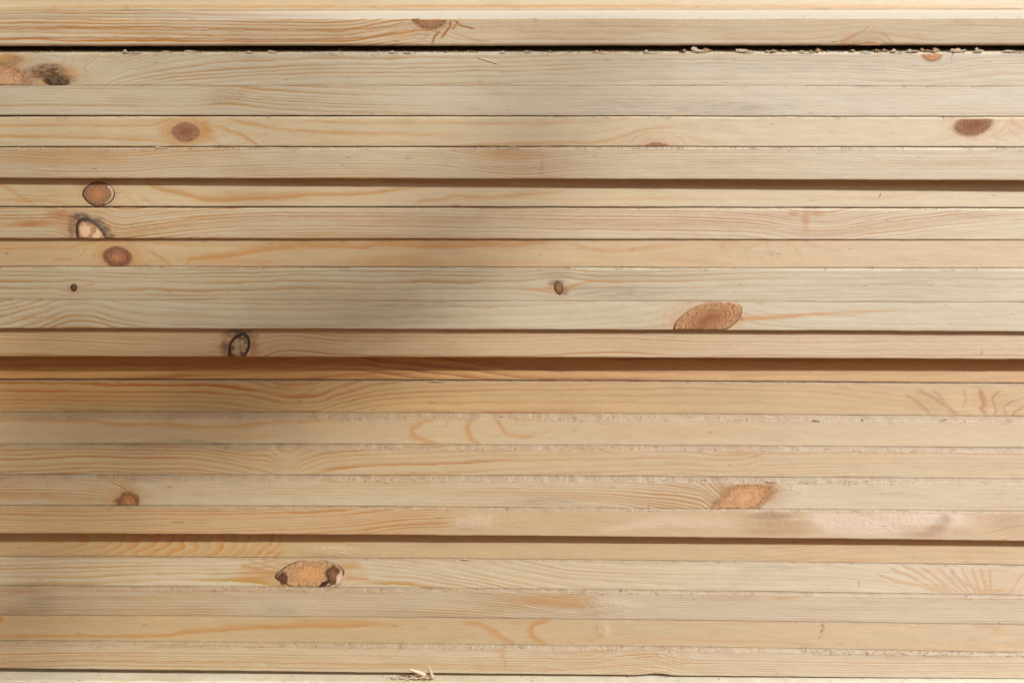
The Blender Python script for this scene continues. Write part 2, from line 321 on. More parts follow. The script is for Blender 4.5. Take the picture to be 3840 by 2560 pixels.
board(name='B8', tone=0.95, pale=0.5, halo=[(438, 961, 62, 44, 4, .75)], bot=[998, 1000, 1003, 1006], d=(-45, -55), gap=2.2, gap_r=1.2, col=(199, 169, 127), late=(186, 132, 78), sp=44, piv=950, pw=4, amp=[(0, .3), (3840, .15)], flow=[(0, 0), (3840, 0)],
      defl=[(438, 961, 150, 80, .9)], fz=0,
      streak=[([(-100, 938, 5), (100, 932, 5), (260, 930, 5), (310, 920, 5), (345, 908, 5), (380, 902, 4)], 0, .5),
              ([(190, 990, 7), (210, 974, 6), (290, 968, 5), (310, 950, 4), (330, 920, 4), (370, 905, 3)], 0, .4),
              ([(355, 985, 3), (345, 960, 3), (370, 925, 3), (430, 904, 3), (490, 915, 4), (512, 950, 4), (500, 985, 3)], 0, .5),
              ([(470, 900, 3), (505, 925, 3), (520, 960, 3), (508, 990, 3)], 0, .4),
              ([(555, 935, 4), (580, 950, 6), (600, 962, 5), (630, 985, 4), (645, 998, 3)], 1, .55),
              ([(690, 994, 5), (720, 975, 10), (830, 968, 14), (900, 956, 14), (1000, 940, 16), (1120, 926, 16), (1290, 928, 16), (1360, 932, 14), (1440, 918, 14), (1560, 930, 20), (1700, 932, 22), (1800, 924, 18), (1930, 925, 16), (2030, 912, 12), (2100, 908, 10)], -1, .6),
              ([(2120, 908, 5), (2180, 922, 8), (2260, 935, 9), (2340, 935, 8), (2420, 924, 8), (2500, 918, 8), (2560, 915, 6)], 1, .4),
              ([(2860, 903, 4), (2835, 915, 5), (2800, 930, 5), (2790, 936, 3)], 0, .5), ([(2720, 905, 8), (2705, 925, 6)], 0, .45),
              ([(2868, 903, 5), (2880, 925, 4), (2895, 950, 4), (2900, 980, 4), (2890, 1000, 4)], 0, .5), ([(2945, 903, 4), (2980, 930, 4), (3002, 955, 4), (3008, 980, 3)], 0, .45),
              ([(3012, 905, 4), (3060, 925, 4), (3110, 936, 4), (3160, 945, 3)], 0, .4), ([(2790, 940, 4), (2800, 965, 5), (2815, 990, 4)], 0, .3),
              ([(2700, 998, 5), (2740, 987, 4), (2760, 1000, 3)], 0, .5)],
      tint=[(438, 961, 85, 52, .5), (1480, 975, 190, 30, .35), (900, 985, 200, 16, .25), (1800, 990, 220, 20, .2), (2720, 915, 50, 20, .3), (2560, 960, 200, 30, .12)],
      dark=[(25, 951, 7, 3, .9), (2372, 937, 8, 3, .8), (2855, 963, 4, 3, .8), (2027, 960, 3, 12, .7), (1440, 935, 4, 2, .6), (3220, 936, 5, 2, .6)],
      label='orange-tan pine board with a dark-speckled red-brown knot at left and broad wavy bands')
board(name='B9', halo=[(276, 1078, 16, 17, 2, .5), (2095, 1078, 26, 32, 2, .5)], bot=[1122, 1126, 1128, 1133], d=(-45, -54), gap=.6, col=(186, 171, 139), late=(164, 132, 86), sp=19, piv=1060, pw=3, lamp=.85,
      amp=[(0, .8), (2400, .7), (3840, .45)], flow=[(0, 0), (600, 6), (1300, 0), (1900, 2), (2600, -4), (3200, -12), (3840, -6)],
      defl=[(276, 1078, 60, 34, .8), (2095, 1078, 90, 50, .9)], fz=.8,
      streak=[([(300, 1076, 4), (330, 1070, 3), (355, 1067, 2)], 0, .8), ([(240, 1080, 2), (262, 1078, 3)], 0, .6),
              ([(1970, 1082, 2), (2030, 1084, 5), (2070, 1080, 7)], 0, .8), ([(2118, 1085, 8), (2150, 1070, 8), (2200, 1058, 5), (2310, 1052, 2)], 0, .8)],
      tint=[(276, 1078, 26, 14, .4), (2100, 1088, 44, 26, .5), (2078, 1062, 18, 14, .4)], dark=[(276, 1078, 15, 15, .7), (2093, 1060, 26, 14, .8), (2116, 1090, 18, 18, .5), (2070, 1065, 18, 10, .5)],
      grey=[(2300, 1035, 320, 12, .5), (2330, 1095, 300, 30, .45), (2080, 1030, 60, 12, .4), (3400, 1060, 400, 50, .2)],
      label='grey-cream pine board with two small black-ringed pin knots')
board(name='B10', halo=[(2640, 1218, 112, 80, 4, .5)], bot=[1230.5, 1233, 1237, 1242.5], d=(-47, -56), gap=.8, col=(188, 173, 142), late=(166, 134, 84), sp=24, piv=1180, pw=3, lamp=.85,
      amp=[(0, 1.0), (500, .8), (1400, .6), (2400, .45), (3840, .3)],
      flow=[(-100, 60), (0, 44), (140, 8), (270, -34), (330, -34), (450, -8), (620, 12), (900, 20), (1500, 14), (2000, 4), (2400, -14), (2700, -40), (3000, -10), (3840, -4)],
      defl=[(2630, 1212, 190, 90, .9)], fz=.15,
      streak=[([(2745, 1196, 20), (2800, 1194, 11), (2850, 1195, 8), (2920, 1188, 7), (3050, 1177, 5), (3200, 1170, 4), (3380, 1163, 3)], 0, .9),
              ([(2500, 1228, 5), (2540, 1195, 6), (2600, 1155, 6), (2670, 1138, 5), (2740, 1150, 7), (2775, 1185, 8), (2770, 1225, 6)], 0, .35)],
      tint=[(3000, 1181, 270, 5, .8), (2860, 1192, 110, 7, .8), (2750, 1195, 60, 40, .5), (2590, 1180, 110, 60, .35), (170, 1190, 140, 7, .35), (130, 1150, 130, 6, .3), (220, 1222, 40, 4, .6)],
      rough=[(120, 1170, 160, 40, .7), (420, 1140, 60, 20, .5)], dark=[(2780, 1196, 6, 4, .9), (2695, 1226, 6, 5, .8)], grey=[(1550, 1145, 300, 5, .8), (1500, 1190, 320, 30, .3)],
      label='grey-cream pine board with a big orange-brown knot trailing a long streak')
board(name='B11', pale=0.7, halo=[(893, 1302, 50, 60, 5, .7)], bot=[1336, 1337.7, 1341, 1346], d=(-71, -80), gap=.8, col=(192, 165, 125), late=(166, 118, 70), sp=10.5, piv=1290, pw=2.4,
      amp=[(0, .7), (1200, .8), (2000, .6), (3840, .5)], flow=[(0, -4), (400, 8), (700, 16), (860, 20), (960, 6), (1080, -16), (1280, 0), (1900, 4), (2300, -8), (2600, 4), (3840, 4)],
      defl=[(893, 1300, 90, 60, .9)], fz=0,
      tint=[(893, 1300, 90, 60, .35)], dark=[(895, 1252, 60, 22, .75), (850, 1310, 26, 40, .7), (950, 1300, 20, 40, .4), (938, 1255, 40, 14, .5), (3682, 1322, 5, 14, .7)],
      label='lined pine board with one oval black-ringed knot left of centre, above the deepest shadow strip')
board(name='B12', bot=[1420, 1422.6, 1427, 1436], d=(-158, -151), gap=8, gap_r=5, pale=.0, tone=.92, col=(204, 152, 78), late=(136, 80, 32), sp=34, piv=1390, pw=3, col2=(194, 140, 72), lamp=.9,
      amp=[(0, .35), (1200, .45), (1500, .9), (2400, .7), (2700, .3), (3840, .4)],
      flow=[(0, 10), (600, -6), (1000, -14), (1300, -30), (1600, 5), (1900, 40), (2300, 62), (2800, 74), (3500, 70), (3840, 40)], fz=0,
      streak=[([(-100, 1368, 7), (400, 1366, 8), (800, 1372, 10), (1300, 1350, 8), (1500, 1362, 7), (1750, 1396, 6)], 0, .4), ([(1640, 1338, 5), (1760, 1360, 5), (1900, 1380, 5), (2150, 1394, 5)], 0, .7),
              ([(1150, 1420, 4), (1290, 1405, 5), (1420, 1398, 5), (1560, 1400, 4)], 0, .7)], scol=(150, 88, 36),
      tint=[(1330, 1410, 120, 12, .4), (700, 1372, 600, 14, .2)],
      label='deepest set orange pine board, mostly inside the darkest brown shadow strip')
board(name='B13', tone=0.84, bot=[1543, 1546.7, 1551, 1561], d=(-160, -153), gap=1.0, pale=.0, col=(202, 164, 108), late=(160, 104, 50), sp=25, piv=1505, pw=4.2, wob=.5,
      amp=[(0, 1.0), (1500, 1.0), (2300, .7), (3300, .5), (3450, .2), (3840, .2)],
      flow=[(0, 0), (500, 8), (800, 12), (950, 26), (1090, 44), (1180, 44), (1280, 16), (1450, -20), (1700, -32), (2100, -34), (2600, -34), (3000, -24), (3300, -2), (3500, 20), (3840, 30)],
      fan=[(0, .9), (900, .9), (1090, .8), (1500, 1.15), (3840, 1.1)], fz=.35,
      streak=[([(980, 1447, 3), (1040, 1470, 4), (1100, 1484, 4), (1150, 1478, 4), (1190, 1450, 3)], 0, .5),
              ([(3440, 1460, 9), (3500, 1490, 10), (3545, 1520, 9), (3590, 1555, 7)], 0, .6), ([(3395, 1478, 7), (3450, 1515, 9), (3490, 1550, 7)], 0, .5),
              ([(3500, 1460, 8), (3530, 1490, 7), (3560, 1535, 6)], 0, .5), ([(3615, 1462, 7), (3620, 1500, 7), (3612, 1530, 5)], 0, .45),
              ([(3672, 1458, 9), (3676, 1490, 12), (3686, 1515, 9), (3672, 1535, 9), (3700, 1558, 5)], -1, .9), ([(3752, 1462, 5), (3722, 1492, 6), (3728, 1520, 6), (3740, 1540, 5), (3722, 1558, 5)], 0, .8),
              ([(3840, 1490, 5), (3790, 1505, 6), (3765, 1530, 6), (3772, 1558, 5)], 0, .6), ([(3840, 1525, 6), (3810, 1540, 7), (3795, 1560, 5)], 0, .7)], scol=(158, 104, 42), tcol=(196, 134, 64),
      tint=[(3480, 1520, 100, 45, .15), (3700, 1510, 70, 50, .25), (3790, 1540, 70, 40, .2), (1090, 1444, 60, 7, .7), (200, 1480, 500, 50, .2), (1100, 1500, 100, 40, .15)],
      rough=[(3490, 1510, 90, 50, .35), (3740, 1490, 90, 40, .35), (3610, 1545, 60, 16, .5), (3800, 1550, 60, 20, .4)], pink=[(3620, 1548, 60, 12, .25)],
      label='golden-orange pine board below the deep shadow, rough orange patch at its right end')
board(name='B14', tone=0.88, pale=0.4, bot=[1662, 1665, 1669.6, 1678], d=(-114, -110), gap=1.6, col=(201, 173, 134), late=(190, 150, 102), sp=60, piv=1600, pw=3, amp=[(0, .25), (3840, .1)], flow=[(0, 0), (3840, 0)], fz=.9,
      streak=[([(-100, 1568, 5), (200, 1572, 8), (350, 1573, 8), (450, 1588, 9), (620, 1585, 9), (740, 1596, 11), (900, 1594, 10), (1000, 1580, 9), (1180, 1572, 8), (1290, 1570, 6)], 1, .5),
              ([(1665, 1568, 9), (1590, 1585, 12), (1549, 1612, 12), (1556, 1632, 12), (1600, 1648, 10), (1650, 1665, 7)], 1, .55),
              ([(1782, 1567, 10), (1764, 1590, 12), (1760, 1615, 13), (1775, 1642, 12), (1805, 1664, 9)], 1, .62),
              ([(1868, 1567, 8), (1882, 1595, 9), (1905, 1622, 9), (1960, 1635, 8), (2010, 1632, 6)], 1, .6),
              ([(1925, 1570, 4), (1960, 1575, 5), (2010, 1568, 4)], 0, .6), ([(2020, 1635, 5), (2065, 1610, 5), (2070, 1590, 4)], 0, .25)],
      tint=[(800, 1640, 300, 20, .15), (2180, 1574, 20, 5, .3), (2670, 1619, 18, 5, .4), (3560, 1610, 80, 14, .12), (2500, 1610, 400, 30, .08)],
      grey=[(700, 1655, 120, 14, .5), (800, 1660, 60, 8, .4)],
      label='smooth beige pine board marked with three faint C-shaped bands near the middle')
board(name='B15', tone=0.88, pale=0.4, bot=[1778, 1780, 1786, 1795], d=(-82, -80), gap=1.8, col=(200, 172, 131), late=(172, 122, 72), sp=19, piv=1730, pw=3.6, wob=.45,
      amp=[(0, .9), (1000, 1.0), (1080, .3), (1150, .7), (2400, .6), (3840, .6)],
      flow=[(0, 0), (350, -10), (700, -6), (850, 12), (950, 30), (1010, 46), (1050, 90), (1090, 96), (1130, 66), (1250, 34), (1500, 20), (2100, 0), (2560, -10), (2700, 0), (2790, -4), (2860, -24), (3400, -28), (3840, -24)],
      fan=[(0, 1.0), (700, .8), (900, .8), (1060, 1.3), (2500, 1.0), (3840, .75)], fz=.8,
      tint=[(2770, 1692, 60, 12, .55), (2810, 1690, 40, 8, .4), (2800, 1762, 40, 5, .3)],
      grey=[(760, 1664, 120, 4, .9)], dark=[(3534, 1723, 5, 2, .7), (2798, 1760, 2, 7, .6)],
      label='pine board with flowing wavy lines folding downward left of centre')
board(name='B16', tone=0.92, halo=[(478, 1882, 50, 48, 4, .7)], bot=[1893, 1896, 1908.6, 1916], d=(-52, -46), gap=1.0, col=(197, 178, 142), late=(174, 130, 80), sp=9.5, piv=1840, pw=2.2, wob=.4,
      amp=[(0, .9), (430, 1.2), (540, .3), (1500, .5), (2200, .7), (2700, 1.3), (2760, .1), (3100, .2), (3840, .45)],
      flow=[(0, 0), (250, 3), (380, 10), (440, 34), (500, 60), (540, 10), (620, -14), (900, -10), (1400, -4), (2200, 0), (2450, 16), (2620, 40), (2690, 90), (2760, 160), (2900, 60), (3100, 0), (3840, 0)], fz=1.0,
      fan=[(0, 1.0), (1500, .9), (2200, 1.0), (2650, 1.5), (3000, .8), (3840, .9)],
      tint=[(475, 1865, 70, 34, .5), (2830, 1850, 130, 60, .5), (2880, 1835, 60, 40, .4), (2740, 1830, 60, 40, .25), (3300, 1805, 30, 5, .6)],
      rough=[(2920, 1840, 100, 40, .8), (530, 1830, 50, 20, .5)], grey=[(2050, 1880, 140, 16, .4)], dark=[(440, 1880, 16, 16, .8), (514, 1872, 8, 20, .8)], pink=[(2800, 1850, 80, 50, .4)],
      label='cream pine board with small orange knot at left and slanting orange-pink burl at right')
board(name='B17', tone=0.86, pale=0.35, bot=[1999, 2003, 2014, 2027], d=(-43, -38), gap=.8, col=(202, 172, 130), late=(180, 130, 78), sp=12, piv=1950, pw=2.4,
      amp=[(0, .6), (900, .7), (1250, .9), (1550, .8), (1800, .2), (3600, .2), (3840, .7)],
      flow=[(0, 0), (700, 0), (1100, -8), (1300, -20), (1550, -48), (1800, -54), (3300, -54), (3650, -70), (3840, -110)], fz=.6,
      tcol=(170, 132, 90), scol=(222, 206, 182), streak=[([(3040, 1930, 30), (3120, 1960, 60), (3320, 1960, 70), (3480, 1940, 50), (3640, 1950, 40)], 0, .8), ([(2250, 1990, 16), (2500, 1950, 36), (2760, 1960, 30)], 0, .4), ([(1700, 1960, 30), (1850, 1945, 40)], 0, .4)], tint=[(540, 1970, 110, 3, .7), (668, 1958, 30, 5, .9), (740, 1961, 60, 3, .5), (2890, 1935, 120, 22, .8), (2920, 1965, 120, 22, .6), (2900, 1995, 170, 18, .7), (2980, 1985, 60, 26, .6), (3460, 2005, 80, 14, .75), (3510, 1980, 44, 22, .75), (3545, 1945, 26, 30, .5), (3600, 1998, 60, 16, .4), (3780, 1960, 90, 50, .3)],  # pale cream streaks paint the satin sheen into the colour
      dark=[(2905, 1930, 90, 12, .22), (3500, 1995, 50, 18, .2), (3540, 1950, 40, 30, .22), (3780, 1960, 70, 30, .12)], rough=[(1800, 1950, 200, 40, .35), (3300, 1955, 250, 45, .6), (2900, 1950, 150, 45, .4)],
      label='tan pine board above the lower long shadow strip, blotched brown stains toward the right')
board(name='B18', tone=0.86, pale=0.2, bot=[2084, 2091, 2102, 2118], d=(-109, -81), gap=1.8, col=(202, 173, 130), late=(188, 136, 76), sp=20, piv=2060, pw=1.7, wob=.4,
      amp=[(-100, .2), (400, .4), (700, .5), (1030, .55), (1090, .03), (2500, .1), (3000, .5), (3400, .4), (3600, .4), (3840, .2)],
      flow=[(0, 0), (2400, 0), (2700, 0), (3000, -14), (3300, -40), (3500, -44), (3840, -40)],
      rings=[(60, 2025, 1000, 200, 16, -300, 1060, 200)], fz=.1,
      tint=[(800, 2070, 240, 20, .12), (1170, 2086, 30, 5, .4), (1240, 2020, 60, 16, .25)], rough=[(1240, 2065, 110, 20, 1.0), (3700, 2070, 140, 30, .3)], spec=1.0,
      label='tan pine board in the lower shadow strip, with steep orange grain arcs at left')
board(name='B19', tone=0.92, halo=[(1165, 2150, 136, 62, 4, .35)], bot=[2194, 2200, 2214, 2231], d=(-107, -79), gap=1.0, col=(202, 185, 153), late=(180, 148, 98), sp=20, piv=2140, pw=2.6, wob=.6,
      amp=[(0, .7), (700, .6), (1000, .9), (1320, .2), (1500, .8), (2300, .6), (2700, .3), (3300, .35), (3400, .3), (3480, .1), (3840, .1)],
      flow=[(0, 0), (300, -6), (700, -16), (1000, -16), (1300, -14), (1500, -4), (1750, 38), (1950, 82), (2150, 116), (2400, 130), (3000, 138), (3300, 156), (3500, 196), (3650, 260), (3760, 290), (3840, 250)],
      defl=[(1165, 2148, 190, 70, .85)], fz=.45,
      streak=[([(3290, 2150, 4), (3365, 2176, 5), (3452, 2192, 5), (3560, 2228, 4)], 1, .62), ([(3330, 2125, 4), (3399, 2151, 5), (3479, 2192, 5), (3577, 2228, 4)], 1, .62), ([(3390, 2120, 4), (3447, 2146, 5), (3514, 2192, 5), (3594, 2228, 4)], 1, .62), ([(3450, 2122, 4), (3495, 2148, 5), (3549, 2192, 5), (3611, 2228, 4)], 1, .62), ([(3510, 2124, 4), (3543, 2150, 5), (3584, 2192, 5), (3628, 2228, 4)], 1, .62), ([(3560, 2126, 4), (3583, 2152, 5), (3615, 2192, 5), (3645, 2228, 4)], 1, .62), ([(3605, 2128, 4), (3620, 2154, 5), (3644, 2192, 5), (3662, 2228, 4)], 1, .62), ([(3645, 2128, 4), (3654, 2154, 5), (3670, 2192, 5), (3679, 2228, 4)], 1, .62), ([(3680, 2130, 4), (3684, 2156, 5), (3695, 2192, 5), (3696, 2228, 4)], 1, .62), ([(3715, 2132, 4), (3714, 2158, 5), (3719, 2192, 5), (3713, 2228, 4)], 1, .62), ([(880, 2170, 5), (960, 2165, 6), (1040, 2160, 4)], 0, .5), ([(900, 2120, 6), (960, 2130, 8), (1030, 2145, 5)], 0, .5), ([(930, 2100, 6), (990, 2118, 7), (1050, 2135, 5)], 0, .5),
              ([(980, 2092, 5), (1040, 2108, 6), (1090, 2112, 4)], 0, .5), ([(880, 2150, 5), (960, 2150, 7), (1030, 2152, 4)], 0, .4), ([(1290, 2165, 10), (1340, 2168, 9), (1390, 2170, 3)], 0, .55),
              ([(3700, 2228, 4), (3660, 2205, 5), (3590, 2165, 4)], 0, .5), ([(3720, 2222, 4), (3700, 2190, 5), (3680, 2150, 4)], 0, .6), ([(3690, 2226, 3), (3620, 2190, 4), (3520, 2140, 4)], 0, .5),
              ([(3790, 2220, 4), (3810, 2185, 5), (3840, 2150, 5)], 0, .6), ([(3760, 2208, 5), (3700, 2222, 4)], 0, .7), ([(3820, 2228, 4), (3840, 2195, 4)], 0, .5)],
      tint=[(1165, 2148, 200, 56, .45), (1300, 2120, 70, 20, .45), (960, 2150, 90, 40, .35), (3740, 2220, 120, 26, .5), (3740, 2160, 150, 50, .3), (3500, 2135, 60, 12, .3)],
      grey=[(2900, 2130, 130, 12, .4), (3000, 2160, 400, 30, .15)], dark=[(1040, 2150, 16, 12, .4), (3575, 2150, 12, 20, .25), (3219, 2196, 3, 5, .9), (3221, 2184, 3, 9, .5), (3760, 2230, 50, 4, .7)],
      label='pale pine board with a large eye-shaped decayed knot left of centre')
board(name='B20', tone=0.9, bot=[2305, 2311, 2325, 2342], d=(-87, -64), gap=1.0, col=(195, 177, 146), late=(166, 136, 92), sp=7.6, piv=2260, pw=1.8, wob=.35,
      amp=[(0, .8), (1500, .75), (1900, 1.1), (2200, .8), (2300, .4), (3840, .6)],
      flow=[(0, 16), (120, 4), (400, 0), (1280, 4), (1700, 16), (1950, 38), (2150, 66), (2230, 60), (2350, 40), (2560, 32), (3200, 40), (3840, 46)], fz=1.0,
      tint=[(2080, 2248, 170, 28, .5), (2150, 2270, 70, 14, .45), (2950, 2240, 65, 9, .6), (2800, 2236, 120, 5, .35), (3620, 2243, 50, 6, .6), (100, 2215, 120, 8, .4)],
      grey=[(160, 2265, 76, 46, .42), (1045, 2288, 70, 30, .3), (60, 2300, 60, 40, .3)], rough=[(2290, 2280, 90, 35, .9)], dark=[(3720, 2275, 60, 14, .06)],
      label='cream pine board with very fine straight lines and two faint round ghost stains')
board(name='B21', tone=0.84, pale=0.25, bot=[2400.5, 2409, 2425, 2445], d=(-88, -65), gap=.8, col=(202, 174, 133), late=(190, 146, 92), sp=60, piv=2360, pw=3, amp=[(0, .2), (3840, .2)], flow=[(0, 0), (3840, 0)], fz=.1,
      streak=[([(-100, 2392, 7), (100, 2388, 7), (300, 2386, 6), (480, 2388, 6), (640, 2384, 7), (700, 2372, 9), (820, 2366, 9), (950, 2356, 10), (1060, 2354, 12), (1200, 2350, 14), (1300, 2352, 12), (1400, 2342, 9), (1460, 2337, 5)], -1, .6),
              ([(1100, 2330, 16), (1250, 2328, 18), (1400, 2332, 10)], 0, .35),
              ([(1730, 2328, 6), (1800, 2334, 10), (1835, 2350, 12), (1870, 2372, 13), (1900, 2392, 12), (1935, 2412, 9)], 1, .62),
              ([(2070, 2325, 9), (2010, 2342, 13), (1994, 2364, 14), (2010, 2388, 13), (2050, 2410, 9)], 1, .68),
              ([(1300, 2328, 10), (1440, 2340, 6), (1540, 2337, 4)], 0, .3), ([(2200, 2402, 5), (2240, 2398, 5), (2260, 2370, 4)], 0, .3), ([(2400, 2400, 4), (2560, 2388, 4)], 0, .25),
              ([(2560, 2396, 8), (2700, 2402, 8), (2900, 2405, 7), (3100, 2420, 5)], 0, .3)],
      tint=[(0, 2320, 14, 16, .8), (1570, 2352, 30, 7, .3), (3740, 2370, 26, 18, .4), (3700, 2350, 70, 12, .35), (2680, 2370, 30, 16, .25), (2140, 2410, 20, 5, .5)],
      dark=[(3085, 2350, 6, 16, .75), (3080, 2366, 4, 6, .9), (3074, 2388, 4, 4, 1), (3700, 2348, 70, 7, .15), (1484, 2367, 4, 2, .6), (167, 2358, 3, 5, .5)], rough=[(2260, 2360, 30, 30, .5)],
      label='beige pine board with a broad orange band at left and orange C-shaped band at centre')
board(name='B22', tone=0.92, bot=[2505, 2517.5, 2534, 2543], d=(-68, -50), gap=38, gap_r=5, col=(201, 184, 149), late=(182, 138, 86), sp=8.2, piv=2450, pw=2.0, wob=.4,
      amp=[(0, .7), (1500, .5), (2300, .6), (3840, .5)], flow=[(0, 6), (300, 0), (1280, 10), (2200, 24), (2350, 10), (2460, 4), (2560, 26), (3840, 40)], fz=1.2,
      streak=[([(-100, 2488, 4), (100, 2478, 5), (250, 2474, 5), (700, 2478, 5), (1290, 2486, 4), (1900, 2492, 4)], 1, .45), ([(-100, 2502, 5), (100, 2496, 5), (300, 2492, 4), (1290, 2504, 4), (1500, 2500, 4), (2000, 2512, 4), (2200, 2508, 3)], 0, .5),
              ([(1700, 2494, 5), (1960, 2498, 7), (2120, 2510, 5), (2300, 2500, 4), (2380, 2490, 4), (2450, 2500, 4), (2560, 2522, 4)], 0, .4), ([(2330, 2512, 4), (2430, 2508, 4), (2500, 2520, 4)], 0, .5),
              ([(2560, 2515, 4), (2800, 2525, 5), (3000, 2532, 4)], 0, .4), ([(3600, 2528, 5), (3840, 2532, 7)], 0, .4)],
      tint=[(1875, 2436, 34, 9, .6), (1885, 2455, 12, 14, .45), (1893, 2485, 6, 20, .5), (2060, 2465, 26, 3, .4)], rough=[(2500, 2460, 130, 30, .7)], dark=[(2918, 2490, 3, 16, .3), (2915, 2522, 3, 3, .6)],
      label='second pine board from the bottom, orange grain along its lower edge')
board(name='B23', bot=[2655, 2662, 2672, 2690], d=(-55, -22), gap=1.5, col=(214, 199, 172), late=(196, 164, 124), sp=18, piv=2600, pw=2.5, amp=[(0, .5), (3840, .3)], flow=[(0, 0), (3840, 20)], fz=.12,
      tint=[(3050, 2550, 14, 10, .5)],
      label='bright bottommost board standing forward, torn splinters along its top')

XS = np.concatenate([np.arange(-900, -100, 80), np.arange(-100, 3941, 5), np.arange(4020, 4900, 80)]).astype(float)
XI = np.clip(XS, -300, 4140)
KX = np.array([0, 1280, 2560, 3840.])
def rowfit(v):
    c = np.polyfit(KX, np.array(v, float), 2); return np.polyval(c, XI)

def seg_stamp(X, Y, pts, side, strength):
    """soft band along a polyline; side +1/-1 keeps one flank crisp and lets the other fade"""
    out = np.zeros_like(X)
    P = [np.array(p, float) for p in pts]
    x0 = min(p[0] for p in P) - 60; x1 = max(p[0] for p in P) + 60
    cols = np.where((XS >= x0) & (XS <= x1))[0]
    if len(cols) == 0: return out
    a, b = cols[0], cols[-1] + 1
    x = X[a:b]; y = Y[a:b]
    best = np.full(x.shape, 1e9); sg = np.zeros(x.shape); hw = np.ones(x.shape); tt = np.zeros(x.shape)
    n = len(P) - 1
    wob = vnoise(x * 0.03, y * 0.08, int(P[0][0]) % 97 + 3) * 2.2
    for k in range(n):
        p, q = P[k], P[k + 1]; dx, dy = q[0] - p[0], q[1] - p[1]; L2 = dx * dx + dy * dy
        t = np.clip(((x - p[0]) * dx + (y - p[1]) * dy) / L2, 0, 1)
        ex = x - p[0] - t * dx; ey = y - p[1] - t * dy
        d = np.sqrt(ex * ex + ey * ey); s = np.sign(dx * ey - dy * ex)
        m = d < best
        best = np.where(m, d, best); sg = np.where(m, s, sg); hw = np.where(m, p[2] + (q[2] - p[2]) * t, hw); tt = np.where(m, (k + t) / n, tt)
    sd = best * sg + wob
    if side == 0: v = 1 - sm(0.15, 1.0, np.abs(sd) / hw)
    else:
        # crisp flank on one side, long fade on the other
        u = sd * side
        v = sm(-4.5, 0.5, u) * (1 - sm(0.1, 2.4, u / hw)) if True else 0
    v = v * (0.35 + 0.65 * sm(0, 0.08, tt) * sm(1, 0.92, tt))
    out[a:b] = v * strength
    return out

def ell(X, Y, x, y, rx, ry, s, seed=0, hard=0.35):
    u = (X - x) / rx; v = (Y - y) / ry
    r = np.sqrt(u * u + v * v) * (1 + 0.22 * fbm(X / (rx * .8 + 8) + seed, Y / (ry * .8 + 4), 11 + seed % 40, 3))
    return s * (1 - sm(hard, 1.25, r))

def paint(i, sp, X, Y):
    """ring phase and pigment masks at rest positions X, Y (picture units along and across the face)"""
    x = X
    fl = curve(sp['flow'], x); piv = sp.get('piv', 0)
    Ye = Y.copy()
    for (kx, ky, rx, ry, a) in sp.get('defl', []):
        g = a * np.exp(-((X - kx) / rx) ** 2 - ((Y - ky) / ry) ** 2)
        Ye = ky + (Ye - ky) * (1 - g)
    v = Ye - fl - piv
    spc = sp['sp'] * (curve(sp['fan'], x) if 'fan' in sp else 1.0)
    v = v + 0.16 * sp['sp'] * fbm(X * 0.0035 + i * 5, Y * 0.03, 50 + i, 3) * 2 + 0.6 * fbm(X * 0.02, Y * 0.06, 80 + i, 2)
    # rings are never evenly spaced
    ph = v / spc
    ph = ph + 0.35 * np.sin(ph * 1.1 + i) + 0.2 * np.sin(ph * 0.37 + 2 * i)
    for (cx, cy, ax, ay, n, xa, xb, sf) in sp.get('rings', []):
        r = np.sqrt(((X - cx) / ax) ** 2 + (np.maximum(Y - cy, 0) / ay) ** 2)
        w = sm(xb + 140, xb, X)
        ph = ph * (1 - w) + w * (n * r ** 1.6 + 0.5 * fbm(X * .01, Y * .03, 5, 2))
    amp = curve(sp['amp'], x) * (0.85 + 0.3 * vnoise(X * 0.003, Y * 0.02, 9 + i))
    masks = {}
    for nm in ('tint', 'grey', 'dark', 'pink', 'rough'):
        m = np.zeros_like(X)
        for k, e in enumerate(sp.get(nm, [])):
            m = np.maximum(m, ell(X, Y, *e, seed=k + i, hard=0.35 if nm != 'dark' else 0.5)) if e[4] > 0.45 else m + ell(X, Y, *e, seed=k + i) * (1 - m)
        masks[nm] = np.clip(m, 0, 1)
    st = np.zeros_like(X)
    for (cx, cy, rx, ry, n, s_) in sp.get('halo', []):      # growth lines wrapping a knot
        q = np.sqrt(((X - cx) / rx) ** 2 + ((Y - cy) / ry) ** 2) * (1 + .10 * fbm(X * .02, Y * .04, 7 + i, 2))
        rr_ = (q - .9) * n; fr = rr_ - np.floor(rr_)
        st = np.maximum(st, s_ * fr ** 2 * sm(.85, 1.0, q) * sm(2.1, 1.1, q) * (.6 + .4 * vnoise(X * .02, Y * .05, 3)))
    for (pts, side, s) in sp.get('streak', []): st = np.maximum(st, seg_stamp(X, Y, pts, side, s))
    # fewer lines inside pigment of strong knots
    return ph, amp, masks, st

def depth_at(sp, x): return sp['d'][0] + (sp['d'][1] - sp['d'][0]) * np.clip(x, -900, 4800) / 3840.0

